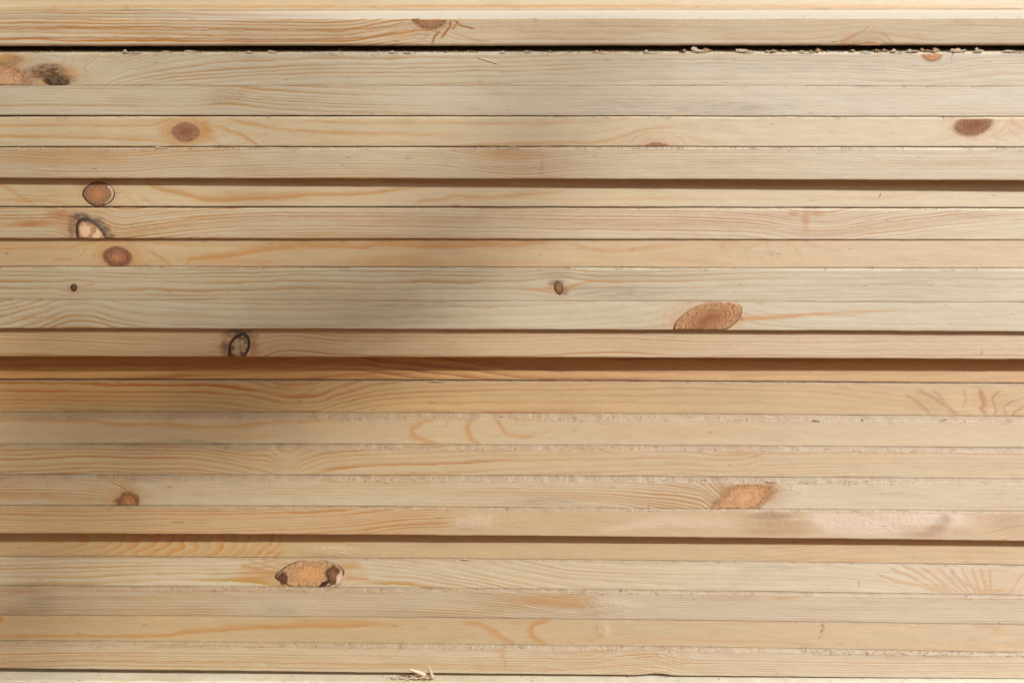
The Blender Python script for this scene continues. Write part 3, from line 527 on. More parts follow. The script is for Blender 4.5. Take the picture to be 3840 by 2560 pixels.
NR = 26
boards = []
zt_next = None
for i, sp in enumerate(B):
    d = depth_at(sp, XS)
    f = (DIST - d) / DIST                       # a point at depth d shown on row y sits this much nearer the lens axis
    # heights are relative to the lens, positive downward, in units
    if i == 0:
        d1 = depth_at(B[1], XS); zt1 = (rowfit(B[1]['top']) - HY) * (DIST - d1) / DIST
        zb = zt1 - sp['gap']; zt = zb - 118
    else:
        zt = zt_next
        zb = (rowfit(sp['bot']) - HY) * f
    zb = zb + .8 * fbm(XS * .0035, XS * 0, 300 + i, 2) + .35 * vnoise(XS * .03, XS * 0, 330 + i)
    gap = sp['gap'] + (sp.get('gap_r', sp['gap']) - sp['gap']) * np.clip(XI, 0, 3840) / 3840.0
    zt_next = zb + np.maximum(gap + (.9 * vnoise(XS * .0025, XS * 0, 360 + i) if sp['gap'] < 10 else 0), .4)
    if i == 0: zt_next = zt1
    sp['_d'] = d; sp['_zt'] = zt; sp['_zb'] = zb
    h = zb - zt
    # cross-section: back bottom -> bottom -> front face (rounded arrises) -> top -> back
    rt = 4.0 + 5.0 * min(sp['fz'], 1.0) if i not in (3, 10) else 1.4; rb = {1: 12.0, 2: 1.2, 9: 1.2}.get(i, 2.6)
    prof = []                                   # (depth behind the face, height from the top (a + b*h), kind)
    DEEP = 500.0
    prof += [(DEEP, -1, 1.0, 0), (300., -1, 1.0, 0), (120., -1, 1.0, 0), (40., -1, 1.0, 0), (rb, -1, 1.0, 0)]
    prof += [(rb * (1 - math.sin(a)), -rb * (1 - math.cos(a)), 1.0, 0) for a in (0.5, 1.0)]
    ts = np.linspace(0, 1, NR)
    for t in ts: prof.append((0.0, ('f', 1 - t), None, 1))
    prof += [(rt * (1 - math.sin(a)), rt * (1 - math.cos(a)), 0.0, 2) for a in (1.1, 0.75, 0.35, 0.0)]
    prof += [(b, 0.0, 0.0, 3) for b in (rt + 6, rt + 14, rt + 26, rt + 44, 90., 150., 300., DEEP)]
    nx, npf = len(XS), len(prof)
    X = np.repeat(XS[:, None], npf, 1); DD = np.zeros((nx, npf)); ZZ = np.zeros((nx, npf)); kind = np.zeros(npf)
    for j, (bk, a, b, kd) in enumerate(prof):
        DD[:, j] = d - bk; kind[j] = kd
        if kd == 1: ZZ[:, j] = zt + rt + (h - rt - rb) * a[1]
        elif kd >= 2: ZZ[:, j] = zt + a
        else: ZZ[:, j] = zb + (a if a != -1 else 0) if kd == 0 else 0
    for j, (bk, a, b, kd) in enumerate(prof):
        if kd == 0: ZZ[:, j] = zb + (0 if a == -1 else a)
    # unrolled picture row used by grain and pigment
    Yr = HY + ZZ * (DIST / (DIST - d))[:, None]
    back = np.maximum(d[:, None] - DD, 0)
    Yp = Yr - np.where(kind[None, :] >= 2, back * 0.12, 0)
    ph, amp, mk, st = paint(i, sp, X, Yp)
    # small real unevenness of the sawn surface
    fz_light = np.zeros((nx, npf))
    tb = (ZZ - zt[:, None])
    if sp['fz'] > 0:
        edge = (5 + 10 * sp['fz']) * (1 + 0.12 * vnoise(X * 0.02, Yp * 0, 31 + i))
        patch = np.clip(.40 + .75 * vnoise(X * 0.0045, X * 0, 41 + i) + .5 * vnoise(X * 0.022, X * 0, 43 + i), .08, 1.3)
        fz_light = sp['fz'] * patch * np.clip(1 - sm(edge * .45, edge, tb), 0, 1) * np.where(kind[None, :] >= 1, 1, 0)
        fz_light = np.clip(fz_light * np.where(kind[None, :] >= 2, 1.2, 1.0), 0, 1)
        if i >= 13 and i != 23: fz_light = np.where(kind[None, :] >= 2, np.maximum(fz_light, 2.1), fz_light)  # lower top faces painted browner to offset the bright sun on them
        if i == 1: fz_light = np.where((kind[None, :] >= 2) & (back > 3), (2.9 * sm(300, 1500, X)), fz_light)  # sheen of this top face painted as pale colour, fading leftward
        jit = (vnoise(X * 0.19, ZZ * 0.3 + DD * 0.1, 60 + i) * .5 + vnoise(X * 0.031, ZZ * 0.1, 160 + i) * .7) * np.minimum(fz_light, 1) * (back < 60)
        ZZ = ZZ - np.where(kind[None, :] >= 2, jit, 0) ; DD = DD + np.where(kind[None, :] == 1, jit * .8, jit * .5)
    face = (kind == 1)[None, :]
    DD = DD + np.where(face, 0.9 * fbm(X * .012, Yp * .05, 90 + i, 2) * .5, 0)
    # underside edge nicks that show against the dark gaps
    nick = 0.5 * fbm(XS * 0.02, XS * 0, 130 + i, 3)
    ZZ = ZZ + np.where((kind == 0)[None, :] & (back < 60), nick[:, None], 0)
    if i == 22:                                  # the waney hump bitten out of the lower edge
        ZZ -= (7 * np.exp(-((XS - 2462) / 45) ** 2))[:, None] * np.where((tb > (h * .8)[:, None]) , 1, 0)
    Vx = wx(X) ; 
    scale = ((DIST - d) / DIST)[:, None]
    Vx = (X - 1920) * S * scale
    Vy = -DD * S
    Vz = wz(HY) - ZZ * S
    V = np.stack([Vx, Vy, Vz], -1).reshape(-1, 3)
    ii = np.arange(nx - 1)[:, None]; jj = np.arange(npf - 1)[None, :]
    a = ii * npf + jj
    quads = np.stack([a, a + npf, a + npf + 1, a + 1], -1).reshape(-1, 4)
    closing = np.stack([ii[:, 0] * npf + npf - 1, (ii[:, 0] + 1) * npf + npf - 1, (ii[:, 0] + 1) * npf, ii[:, 0] * npf], -1)
    quads = np.concatenate([quads, closing])
    org = np.array([0, -depth_at(sp, 1920.) * S, V[:, 2].mean()])
    nv = len(V)
    # end grain caps as triangle fans
    capc = np.array([V[:npf].mean(0), V[-npf:].mean(0)])
    V = np.concatenate([V, capc]); k = np.arange(npf); k2 = (k + 1) % npf
    tris = np.concatenate([np.stack([np.full(npf, nv), k, k2], -1), np.stack([np.full(npf, nv + 1), nv - npf + k2, nv - npf + k], -1)])
    me = fast_mesh('pine_board', V - org, quads, tris)
    pad = lambda A: np.concatenate([A.reshape(-1), [0.0, 0.0]])
    vattr(me, 'phi', pad(ph)); vattr(me, 'amp', pad(amp)); vattr(me, 'streak', pad(st)); vattr(me, 'fuzz_light', pad(fz_light)); vattr(me, 'rough', pad(mk['rough']))
    tint = np.clip(mk['tint'] + 0.6 * mk['pink'], 0, 1)
    vattr(me, 'm1', np.stack([pad(tint), pad(mk['grey']), pad(mk['dark']), np.ones(nv + 2)], -1), 'FLOAT_COLOR')
    vattr(me, 'wood', np.stack([pad(X), pad(Yp), np.full(nv + 2, i * 13.7)], -1), 'FLOAT_VECTOR')
    
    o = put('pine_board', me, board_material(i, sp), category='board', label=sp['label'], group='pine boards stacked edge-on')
    o.location = Vector(org)
    boards.append(o)

def surf(i, x, y, lift=0.0):
    """world point on the face of board i shown at picture position x, y"""
    sp = B[i]; d = float(depth_at(sp, x)) + lift; f = (DIST - float(depth_at(sp, x))) / DIST
    return np.array([(x - 1920) * S * f, -d * S, wz(HY) - (y - HY) * f * S])

def ytop(i, x):
    sp = B[i]; z = np.interp(x, XS, sp['_zt']); return HY + z * DIST / (DIST - depth_at(sp, x))
def ybot(i, x):
    sp = B[i]; z = np.interp(x, XS, sp['_zb']); return HY + z * DIST / (DIST - depth_at(sp, x))

# ---------------------------------------------------------------- knots: inlaid pieces of each board
def knot_material(core, mid, rim, ring=6, rimw=.12, speck=.5, rings=.35, crack=.0, pale=None, seed=0, soft=True):
    dk = lambda q: tuple(v * w for v, w in zip(lin(q), (1.10, 1.16, 1.12)))
    core, mid, rim = dk(core), dk(mid), dk(rim); pale = dk(pale) if pale else None
    mt = bpy.data.materials.new('knot_wood'); g = N(mt)
    v = g.attr('kv', 'Vector'); r = g.attr('kr')
    n1 = g.noise(g.vadd(g.vmul(v, (2.6, 2.6, 1)), (seed * 3.1, seed * 1.7, 0.0)), 1.0, 4.0, 0.6)
    rr = g.m('ADD', r, g.m('MULTIPLY', g.m('SUBTRACT', n1, 0.5), 0.28))
    c = g.mix(g.range(rr, 0.05, 0.85), core, mid)
    ph = g.m('FRACT', g.m('MULTIPLY', g.m('ADD', r, g.m('MULTIPLY', g.m('SUBTRACT', n1, 0.5), 0.12)), float(ring)))
    c = g.mix(g.m('MULTIPLY', g.m('POWER', ph, 2.5), rings), c, tuple(x * .22 for x in mid))
    sp_ = g.noise(g.vmul(v, (11, 11, 1)), 1.0, 4.0, 0.75)
    c = g.mix(g.m('MULTIPLY', g.range(sp_, 0.46, 0.60), g.m('MULTIPLY', g.range(r, 0.1, 0.7, .35, 1.0), min(1.0, speck * 1.4))), c, lin((88, 54, 38)))
    big_ = g.noise(g.vadd(g.vmul(v, (3.4, 4.5, 1)), (seed * 1.3, 5.0, 0.0)), 1.0, 3.0, .6)
    c = g.mix(g.range(big_, .42, .66, 0, .5), c, tuple(x * .62 for x in mid))
    an = g.n('ShaderNodeVectorMath', operation='NORMALIZE'); g.set(an.inputs[0], g.vmul(v, (1, 1, 0)))
    ray = g.noise(g.vadd(g.vmul(an.outputs[0], (9, 9, 1)), (seed * 1.0, 0.0, 0.0)), 1.0, 3.0, .7)
    c = g.mix(g.m('MULTIPLY', g.range(ray, .56, .66), g.range(r, .12, .5, 0, .45)), c, tuple(x * .45 for x in mid))
    if pale:
        pn = g.noise(g.vadd(g.vmul(v, (2.6, 2.6, 1)), (seed * 7.7, 2.0, 0.0)), 1.0, 3.0, 0.6)
        c = g.mix(g.m('MULTIPLY', g.range(pn, 0.42, 0.5), g.range(r, .95, .6)), c, pale)
    rm = g.range(g.m('ADD', r, g.m('MULTIPLY', g.m('SUBTRACT', g.noise(g.vmul(v, (6, 6, 1)), 1.0, 3.0), 0.5), 0.12)), 1.0 - rimw * 1.6, 1.0 - rimw * .5)
    c = g.mix(rm, c, rim)
    fibr = g.noise(g.vmul(v, (26, 26, 1)), 1.0, 3.0, 0.6)
    hs = g.n('ShaderNodeHueSaturation'); g.set(hs.inputs['Color'], c); g.set(hs.inputs['Value'], g.range(fibr, .3, .7, .86, 1.12, False)); hs.inputs['Saturation'].default_value = .92; c = hs.outputs[0]
    bp = g.n('ShaderNodeBump'); bp.inputs['Distance'].default_value = 0.0002
    g.set(bp.inputs['Height'], g.m('ADD', g.m('MULTIPLY', sp_, 1.0), g.m('MULTIPLY', rm, -1.2)))
    ps = g.n('ShaderNodeBsdfPrincipled'); g.set(ps.inputs['Base Color'], c); g.set(ps.inputs['Normal'], bp.outputs[0])
    ps.inputs['Roughness'].default_value = 0.5
    if soft:                                   # a sound knot has grown into the wood: its rim feathers out
        en = g.noise(g.vmul(v, (8, 8, 1)), 1.0, 3.0, .6)
        g.set(ps.inputs['Alpha'], g.range(g.m('ADD', r, g.m('MULTIPLY', g.m('SUBTRACT', en, .5), .40)), 1.0, .52))
    out = g.n('ShaderNodeOutputMaterial'); g.t.links.new(ps.outputs[0], out.inputs[0])
    return mt

def knot(i, x, y, rx, ry, ang=0, mat=None, label=None, name='knot', nr=12, na=56, point=None, dome=1.0, lift=.5, wob=.035, seed=0, ri=0.0, a0=0, a1=360, squ=0):
    """a low-domed inlay; ri > 0 leaves a hole in it (a ring or crescent)"""
    sp = B[i]; V = []; KR = []; KV = []
    if name == 'knot' and i not in (6, 7, 9, 11, 19): rx, ry = rx * 1.12, ry * 1.12
    ca, sa = math.cos(math.radians(ang)), math.sin(math.radians(ang))
    full = (a1 - a0 >= 360)
    m = na if full else na + 1
    for a in range(nr + 1):
        r = ri + (1 - ri) * a / nr
        for b in range(m):
            t = math.radians(a0 + (a1 - a0) * b / na)
            w = 1 + wob * (vnoise(np.array([math.cos(t) * 1.7 + seed]), np.array([math.sin(t) * 1.7 + 3 + seed]), 21)[0]) * 1.6 + wob * .5 * vnoise(np.array([math.cos(t) * 6 + seed]), np.array([math.sin(t) * 6 + 9.]), 22)[0]
            if point is not None:               # pointed tip (bark pocket) toward this angle
                dt = abs((math.degrees(t) - point[0] + 180) % 360 - 180); w *= 1 + point[1] * math.exp(-(dt / point[2]) ** 2)
            u, v = math.cos(t) * r * rx * w, math.sin(t) * r * ry * w
            px, py = x + u * ca - v * sa, y + u * sa + v * ca
            lo, hi = ytop(i, px) + (7 if sp['fz'] > .3 else 4), ybot(i, px) - 2.5
            cl = min(max(py, lo), hi)
            p = surf(i, px, cl, lift + dome * (1 - r * r))
            if cl != py or ri > 0: p = surf(i, px, cl, lift + dome * max(0, (1 - r * r)) * (1.0))
            V.append(p); KR.append(r); KV.append((u / max(rx, ry) , v / max(rx, ry), seed))
    V = np.array(V); q = []
    for a in range(nr):
        for b in range(na):
            b2 = (b + 1) % na if full else b + 1
            q.append((a * m + b, (a + 1) * m + b, (a + 1) * m + b2, a * m + b2))
    # skirt into the wood so the inlay has depth
    base = len(V); sk = V[nr * m:(nr + 1) * m].copy(); sk[:, 1] += 3 * S
    V = np.concatenate([V, sk]); KR += [1.0] * m; KV += KV[nr * m:(nr + 1) * m]
    for b in range(na):
        b2 = (b + 1) % na if full else b + 1
        q.append((nr * m + b, base + b, base + b2, nr * m + b2))
    org = surf(i, x, min(max(y, ytop(i, x)), ybot(i, x)))
    q = np.array(q)[:, ::-1]
    me = fast_mesh(name, V - org, q)
    vattr(me, 'kr', KR[:len(me.vertices)]); vattr(me, 'kv', np.array(KV), 'FLOAT_VECTOR')
    o = put(name, me, mat, boards[i])
    o.location = Vector(org) - boards[i].location
    if label: o['label'] = label
    return o

RED = dict(core=(142, 84, 52), mid=(158, 98, 58), rim=(176, 118, 66))
kn = knot_material
knot(1, 1612, 76, 66, 37, 0, kn((168, 118, 78), (164, 112, 72), (122, 78, 48), 5, .10, .6, seed=1), 'pinkish brown knot cut by the top edge')
knot(1, 3262, 175, 44, 22, 0, kn((178, 120, 70), (186, 132, 84), (180, 120, 68), 5, .2, .4, seed=2), 'small orange knot at the lower edge')
knot(2, 16, 298, 118, 64, 14, kn((196, 148, 108), (186, 136, 94), (140, 92, 60), 3, .10, .5, .2, seed=3), 'pinkish part of the broken knot')
knot(2, 210, 308, 44, 30, 5, kn((60, 44, 26), (46, 34, 20), (60, 42, 28), 3, .3, .9, seed=4, pale=(92, 72, 46)), 'blackened hollow beside the knot', dome=.3, lift=1.5, wob=.25)
knot(2, 3495, 208, 40, 24, 0, kn((204, 140, 96), (200, 142, 100), (196, 158, 116), 3, .2, .15, seed=5), 'small salmon knot just under the top edge')
knot(4, 697, 494, 62, 43, 0, kn((128, 76, 52), (178, 126, 84), (204, 164, 116), 7, .22, .75, .55, seed=6), 'round red-brown knot')
knot(4, 2463, 553, 54, 22, 0, kn((168, 104, 60), (190, 134, 84), (200, 158, 108), 5, .2, .7, .5, seed=8), 'small orange half knot at the lower edge')
knot(4, 3650, 466, 82, 46, -14, kn((134, 82, 60), (182, 132, 94), (202, 162, 118), 7, .2, .5, .7, seed=9), 'large brown half knot')
knot(6, 370, 727, 60, 45, 0, kn((190, 122, 66), (160, 118, 82), (50, 34, 26), 8, .08, .8, .6, seed=10, soft=False), 'round knot with a black ring')
knot(6, 370, 727, 56, 42.5, 0, kn((196, 184, 166), (200, 190, 174), (170, 140, 110), 1, .1, .1, seed=10, soft=False), 'whitish crescent inside the ring', name='bark_crescent', ri=.86, a0=-48, a1=62, nr=3, dome=0, lift=1.6, wob=.02)
knot(7, 345, 893, 50, 84, -33, kn((184, 142, 104), (176, 130, 92), (64, 42, 30), 3, .17, .5, .15, seed=11, soft=False, pale=(202, 166, 130)), 'pale arched knot ringed with dark bark')
knot(7, 345, 893, 55, 89, -33, kn((150, 122, 92), (160, 134, 104), (90, 62, 42), 1, .2, .6, seed=12, soft=False), 'bark seam along the knot', name='bark_seam', ri=.96, a0=-80, a1=20, nr=2, dome=0, lift=1.8, wob=.03)
knot(8, 440, 962, 60, 43, 5, kn((186, 124, 74), (140, 86, 62), (196, 148, 96), 5, .16, .95, .8, seed=13), 'speckled red-brown knot')
knot(9, 277, 1078, 12, 14, 0, kn((110, 84, 60), (74, 50, 36), (54, 34, 24), 3, .3, .6, seed=14, soft=False), 'pin knot')
knot(9, 2095, 1079, 17, 25, -12, kn((150, 112, 74), (136, 98, 62), (62, 38, 24), 4, .16, .8, seed=15, soft=False), 'oval pin knot')
knot(10, 2654, 1199, 120, 56, -19, kn((150, 84, 54), (200, 150, 102), (140, 96, 64), 9, .05, .45, .9, seed=16, soft=False), 'big round orange-brown knot', wob=.02)
knot(11, 897, 1300, 38, 56, 28, kn((120, 96, 70), (104, 76, 52), (38, 28, 22), 3, .22, .8, .4, seed=18, soft=False, pale=(150, 124, 94)), 'oval black-ringed knot')
knot(16, 482, 1880, 40, 42, -25, kn((184, 124, 72), (156, 100, 58), (84, 50, 30), 3, .14, .7, .7, seed=19), 'small orange knot', wob=.08)
burl = kn((206, 158, 114), (200, 148, 102), (196, 146, 92), 3, .1, .35, .25, seed=20)
knot(16, 2782, 1870, 128, 62, -24, burl, 'slanting orange-pink burl', squ=1, wob=.12, dome=.6)
eye = kn((204, 146, 88), (186, 146, 98), (74, 46, 32), 12, .045, .45, .28, seed=21, soft=False)
knot(19, 1168, 2152, 122, 56, -3, eye, 'large eye-shaped knot', point=(176, .12, 16), nr=16, na=80, wob=.02)
knot(19, 1062, 2166, 20, 28, 0, kn((110, 66, 44), (92, 54, 38), (96, 60, 42), 9, .3, .9, .9, seed=22), 'dark bark corner of the eye', name='bark_pocket', lift=1.6, wob=.08, point=(180, .3, 26), dome=.3)
knot(19, 1250, 2152, 36, 38, 10, kn((150, 104, 60), (84, 66, 48), (40, 34, 28), 3, .18, 1., .5, seed=23), 'rotten dark spot', name='rot_spot', lift=1.4, dome=.5, wob=.12)
knot(19, 1216, 2186, 26, 7, -32, kn((52, 36, 26), (60, 40, 28), (38, 26, 20), 2, .2, .9, seed=24, soft=False), 'dark crack beside the rot', name='crack', lift=1.6, dome=.3, wob=.3)
knot(19, 1272, 2166, 13, 28, 18, kn((204, 180, 152), (200, 176, 148), (170, 120, 84), 1, .2, .1, seed=25, soft=False), 'whitish fungus patch', name='fungus_patch', lift=1.7, dome=.5, wob=.2)

# ---------------------------------------------------------------- torn fibre and sawdust
def pale_wood(name, a, b, bump=1):
    mt = bpy.data.materials.new(name); g = N(mt)
    geo = g.n('ShaderNodeNewGeometry'); oi = g.attr('tone')
    tc = g.n('ShaderNodeTexCoord')
    n = g.noise(tc.outputs['Object'], 900.0, 3.0)
    c = g.mix(g.m('ADD', g.m('MULTIPLY', oi, .7), g.m('MULTIPLY', n, .4), clamp=True), lin(a), lin(b))
    bp = g.n('ShaderNodeBump'); bp.inputs['Distance'].default_value = 0.0001; g.set(bp.inputs['Height'], n)
    ps = g.n('ShaderNodeBsdfPrincipled'); g.set(ps.inputs['Base Color'], c); ps.inputs['Roughness'].default_value = .6; g.set(ps.inputs['Normal'], bp.outputs[0])
    tr = g.n('ShaderNodeBsdfTranslucent'); g.set(tr.inputs['Color'], c)
    mx = g.n('ShaderNodeMixShader'); mx.inputs[0].default_value = .25
    g.t.links.new(ps.outputs[0], mx.inputs[1]); g.t.links.new(tr.outputs[0], mx.inputs[2])
    out = g.n('ShaderNodeOutputMaterial'); g.t.links.new(mx.outputs[0], out.inputs[0])
    return mt
M_FIB = pale_wood('torn_fibre', (132, 100, 62), (188, 162, 122))
M_CHIP = pale_wood('wood_shaving_surface', (214, 186, 140), (248, 238, 214))

def ribbons(P, ln, wd, dirv, curl, th=0.35):
    """many short bent flat fibres; each a 3-segment closed strip. units: picture units"""
    n = len(P); V = np.zeros((n, 4, 2, 3)); 
    dirv = dirv / np.linalg.norm(dirv, axis=1, keepdims=True)
    up = rng.normal(size=(n, 3)); side = np.cross(dirv, up); side /= np.linalg.norm(side, axis=1, keepdims=True)
    nrm = np.cross(side, dirv)
    for k in range(4):
        t = k / 3.0
        c = P + dirv * (ln * (t - 0.1))[:, None] + nrm * (curl * ln * t * t)[:, None]
        w = wd * (1 - .75 * t) * .5
        V[:, k, 0] = c - side * w[:, None]; V[:, k, 1] = c + side * w[:, None]
    V = V.reshape(-1, 3); b = np.arange(n)[:, None] * 8
    q = np.concatenate([b + np.array([0, 1, 3, 2]), b + np.array([2, 3, 5, 4]), b + np.array([4, 5, 7, 6])])
    return V, q

def units_to_world(V):       # (x, depth toward lens, height down from the lens) units -> metres
    return np.stack([(V[:, 0] - 1920) * S, -V[:, 1] * S, wz(HY) - V[:, 2] * S], -1)

for i, sp in enumerate(B):
    if sp['fz'] < .1 or i == 0: continue
    n = int(1500 * min(sp['fz'], 1.2))
    x = rng.uniform(-150, 3990, n); 
    dens = vnoise(x * 0.0045, x * 0, 41 + i) * .75 + vnoise(x * 0.022, x * 0, 43 + i) * .6 - .12
    x = x[dens + rng.uniform(-.6, .9, n) > -.05]; n = len(x)
    d = depth_at(sp, x); f = (DIST - d) / DIST; zt = np.interp(x, XS, sp['_zt'])
    bk = rng.exponential(7, n) * (1 if sp['fz'] > .3 else .4); bk = np.clip(bk, -0, 45)
    dn = np.where(rng.random(n) < .35, rng.uniform(0, 9, n) * min(1, sp['fz']), 0)
    P = np.stack([(x - 1920) * f + 1920, d - np.where(dn > 0, 0, bk) + .3, zt + dn - .3], -1)
    ln = rng.lognormal(1.55, .75, n) * (0.75 + .45 * sp['fz']); wd = rng.uniform(.7, 2.2, n)
    dv = np.stack([rng.normal(0, 1, n), np.abs(rng.normal(.25, .35, n)), rng.normal(-.28, .42, n)], -1)
    V, q = ribbons(P, ln, wd, dv, rng.normal(0, .35, n))
    W_ = units_to_world(V) - np.array(boards[i].location)
    me = fast_mesh('torn_fibres', W_, q); vattr(me, 'tone', np.repeat(rng.random(n), 8))
    o = put('torn_fibres', me, M_FIB, boards[i], smooth=False, kind='stuff')

# sawdust grains lying on the open ledges (small irregular crumbs)
def crumbs(P, r):
    n = len(P); t = np.array([[1, 0, 0], [-1, 0, 0], [0, 1, 0], [0, -1, 0], [0, 0, 1], [0, 0, -1]], float)
    V = P[:, None, :] + t[None] * (r[:, None, None] * rng.uniform(.4, 1.3, (n, 6, 1))) * np.array([1.5, 1, .7])[None, None]
    F = np.array([[0, 2, 4], [2, 1, 4], [1, 3, 4], [3, 0, 4], [2, 0, 5], [1, 2, 5], [3, 1, 5], [0, 3, 5]])
    T = (np.arange(n)[:, None, None] * 6 + F[None]).reshape(-1, 3)
    return V.reshape(-1, 3), T
for i, n, dp, lab in ((2, 5200, 22, 'loose sawdust scattered along the ledge in the wide dark gap'), (14, 200, 30, 'pale sawdust line under the golden-orange board'),
                 (15, 160, 22, 'pale sawdust line under the board with C-shaped bands'), (16, 220, 24, 'sawdust line under the board with the downward fold'),
                 (20, 180, 18, 'sawdust line under the board with the eye-shaped knot'), (22, 180, 16, 'sawdust line under the board with the orange C band'),
                 (23, 500, 60, 'sawdust on the bottom board behind the splinters'), (13, 300, 12, 'sawdust crumbs in the black gap over the golden board')):
    sp = B[i]; x = rng.uniform(-100, 3950, n)
    if i == 2: x = np.where(rng.random(n) < .55, rng.uniform(1700, 3950, n), x)
    x = x[vnoise(x * .012, x * 0, 71 + i) + .6 * vnoise(x * .05, x * 0, 72 + i) + rng.uniform(-.7, .7, n) > -.1]; n = len(x)
    d = depth_at(sp, x); f = (DIST - d) / DIST; zt = np.interp(x, XS, sp['_zt'])
    bk = rng.uniform(2, dp, n); r = rng.lognormal(0.0, .65, n) * .8
    if i == 2: r = np.where(x > 1500, r * (1 + 1.4 * np.clip(vnoise(x * .02, x * 0, 77), 0, 1) * (1 + (x > 2500))), r)
    if i in (14, 15, 16, 20, 22): bk = np.minimum(bk, 9 + rng.uniform(0, 6, n))
    P = np.stack([(x - 1920) * f + 1920, d - bk, zt - r * .4], -1)
    V, T = crumbs(P, r); me = fast_mesh('sawdust', units_to_world(V), np.zeros((0, 4), int), T)
    vattr(me, 'tone', np.repeat(rng.random(n), 6)); put('sawdust', me, M_FIB, None, False, kind='stuff', label=lab, category='sawdust')

# curled shavings: thick ragged ribbons
def shaving(x, y, w, h, seed, label, i=2, bk=4, lean=0.0, tone=.7, turns=.8, name='wood_shaving', cat='shaving', petals=2, group='shavings on the ledge in the wide gap'):
    r = np.random.default_rng(seed); Vs = []; Qs = []; base = 0
    sp = B[i]; d = float(depth_at(sp, x)); f = (DIST - d) / DIST; zt = float(np.interp(x, XS, sp['_zt']))
    petals += 2
    for p in range(petals):
        L = w * r.uniform(.75, 1.1); nseg = 12; h *= .8; wdt = h * r.uniform(.3, .7)
        L *= r.uniform(.5, 1.0); cx = x + (p - (petals - 1) / 2) * w * .8 / petals + r.uniform(-.1, .1) * w; ph0 = r.uniform(-.5, .5); sgn = r.choice([-1, 1])
        rows = []
        for k in range(nseg + 1):
            t = k / nseg
            a = ph0 + turns * math.pi * (t - .5) * sgn
            px = cx + (t - .5) * L * .8 + r.normal(0, .5); pz = h * .32 * (1 - math.cos(a * 1.4)) + r.uniform(0, .8)
            ww = wdt * (.12 + 1.1 * math.sin(math.pi * min(max(t, .02), .98))) * r.uniform(.7, 1.3)
            tilt = 1.05 + .45 * math.sin(3 * t + p) + r.normal(0, .08)
            rows.append([(px, -ww * .5 * math.cos(tilt), pz * .6), (px + r.normal(0, .8), 2.0, pz + ww * .35), (px + r.normal(0, 1.2), ww * .5 * math.cos(tilt), pz + ww * math.sin(tilt))])
        R = np.array(rows); th = np.array([.3, .7, .5])
        A = np.concatenate([R.reshape(-1, 3), (R + th).reshape(-1, 3)]); m = (nseg + 1) * 3
        for k in range(nseg):
            for j in range(2):
                a0 = k * 3 + j; Qs.append([base + v for v in (a0, a0 + 3, a0 + 4, a0 + 1)]); Qs.append([base + m + v for v in (a0 + 1, a0 + 4, a0 + 3, a0)])
            for j in (0, 2): a0 = k * 3 + j; Qs.append([base + v for v in (a0, a0 + m, a0 + m + 3, a0 + 3)])
        for k in (0, nseg):
            for j in range(2): a0 = k * 3 + j; Qs.append([base + v for v in (a0, a0 + 1, a0 + 1 + m, a0 + m)])
        Vs.append(A); base += len(A)
    A = np.concatenate(Vs)
    P = np.stack([(x - 1920) * f + 1920 + (A[:, 0] - x), d - bk * .5 + (5 if bk < 15 else 0) + A[:, 1], zt - A[:, 2] - .3], -1)
    Wp = units_to_world(P); org = units_to_world(np.array([[(x - 1920) * f + 1920, d - bk, zt]]))[0]
    me = fast_mesh(name, Wp - org, np.array(Qs)); vattr(me, 'tone', np.full(len(Wp), tone))
    o = put(name, me, M_CHIP, None, True, label=label, category=cat)
    if group: o['group'] = group
    o.location = Vector(org); return o

shaving(482, 187, 46, 17, 1, 'thick crumbly block of shavings, leftmost in the wide gap', petals=4, tone=.6, turns=.5)
shaving(520, 195, 28, 8, 2, 'thin flat shaving against the right side of the crumbly block', petals=2, bk=3)
shaving(620, 190, 40, 10, 3, 'dim arched shaving in the dark, first right of the crumbly block', bk=26, tone=.2, petals=1)
shaving(728, 190, 48, 12, 4, 'dim curled pair of shavings lying above the left knot board', bk=22, tone=.25)
shaving(940, 194, 24, 8, 5, 'small pale shaving left of the middle, alone on the ledge', bk=3, petals=1)
shaving(1025, 190, 34, 14, 6, 'upright curl of shaving left of the half knot', bk=6)
shaving(1480, 194, 30, 9, 7, 'flat pointed shaving below the half knot of the forward board', bk=3)
shaving(1530, 196, 34, 6, 8, 'long low shaving just right of the flat pointed one', bk=2, petals=1)
shaving(1888, 192, 22, 12, 9, 'little upright tuft of shaving at mid ledge above the sliver', bk=3)
shaving(1982, 190, 20, 18, 10, 'tall thin orange shaving right of the mid ledge tuft', bk=5, tone=.3)
shaving(2248, 192, 34, 10, 11, 'tan flake of shaving between the tall orange one and the bowl-shaped curl', bk=5, tone=.5)
shaving(2432, 194, 28, 11, 12, 'white crumpled shaving nearest left of the bowl-shaped curl', bk=2, tone=1)
shaving(2628, 183, 50, 24, 13, 'pale bowl-shaped curl of shaving touching the board above', bk=4, tone=.95, petals=3, turns=1.1)
shaving(2795, 186, 62, 22, 14, 'widest twisted shaving with two raised tips, right of the bowl-shaped curl', bk=3, tone=.95, petals=4, turns=1.1)
shaving(2890, 190, 32, 13, 15, 'orange folded flake of shaving at the right of the widest twisted one', bk=6, tone=.4, petals=1)
shaving(3022, 191, 42, 14, 16, 'knobbly pale shaving left of the small orange knot', bk=3, petals=3)
shaving(3250, 193, 34, 12, 17, 'pointed pale shaving right under the small orange knot', bk=3)
shaving(3365, 189, 44, 17, 18, 'rolled shaving between the orange knot and the salmon knot', bk=3, petals=3)
shaving(3425, 189, 42, 16, 19, 'lumpy pale shaving left above the salmon knot', bk=4, petals=3)
shaving(3508, 190, 26, 18, 20, 'frayed upright shaving right above the salmon knot', bk=3, petals=2)
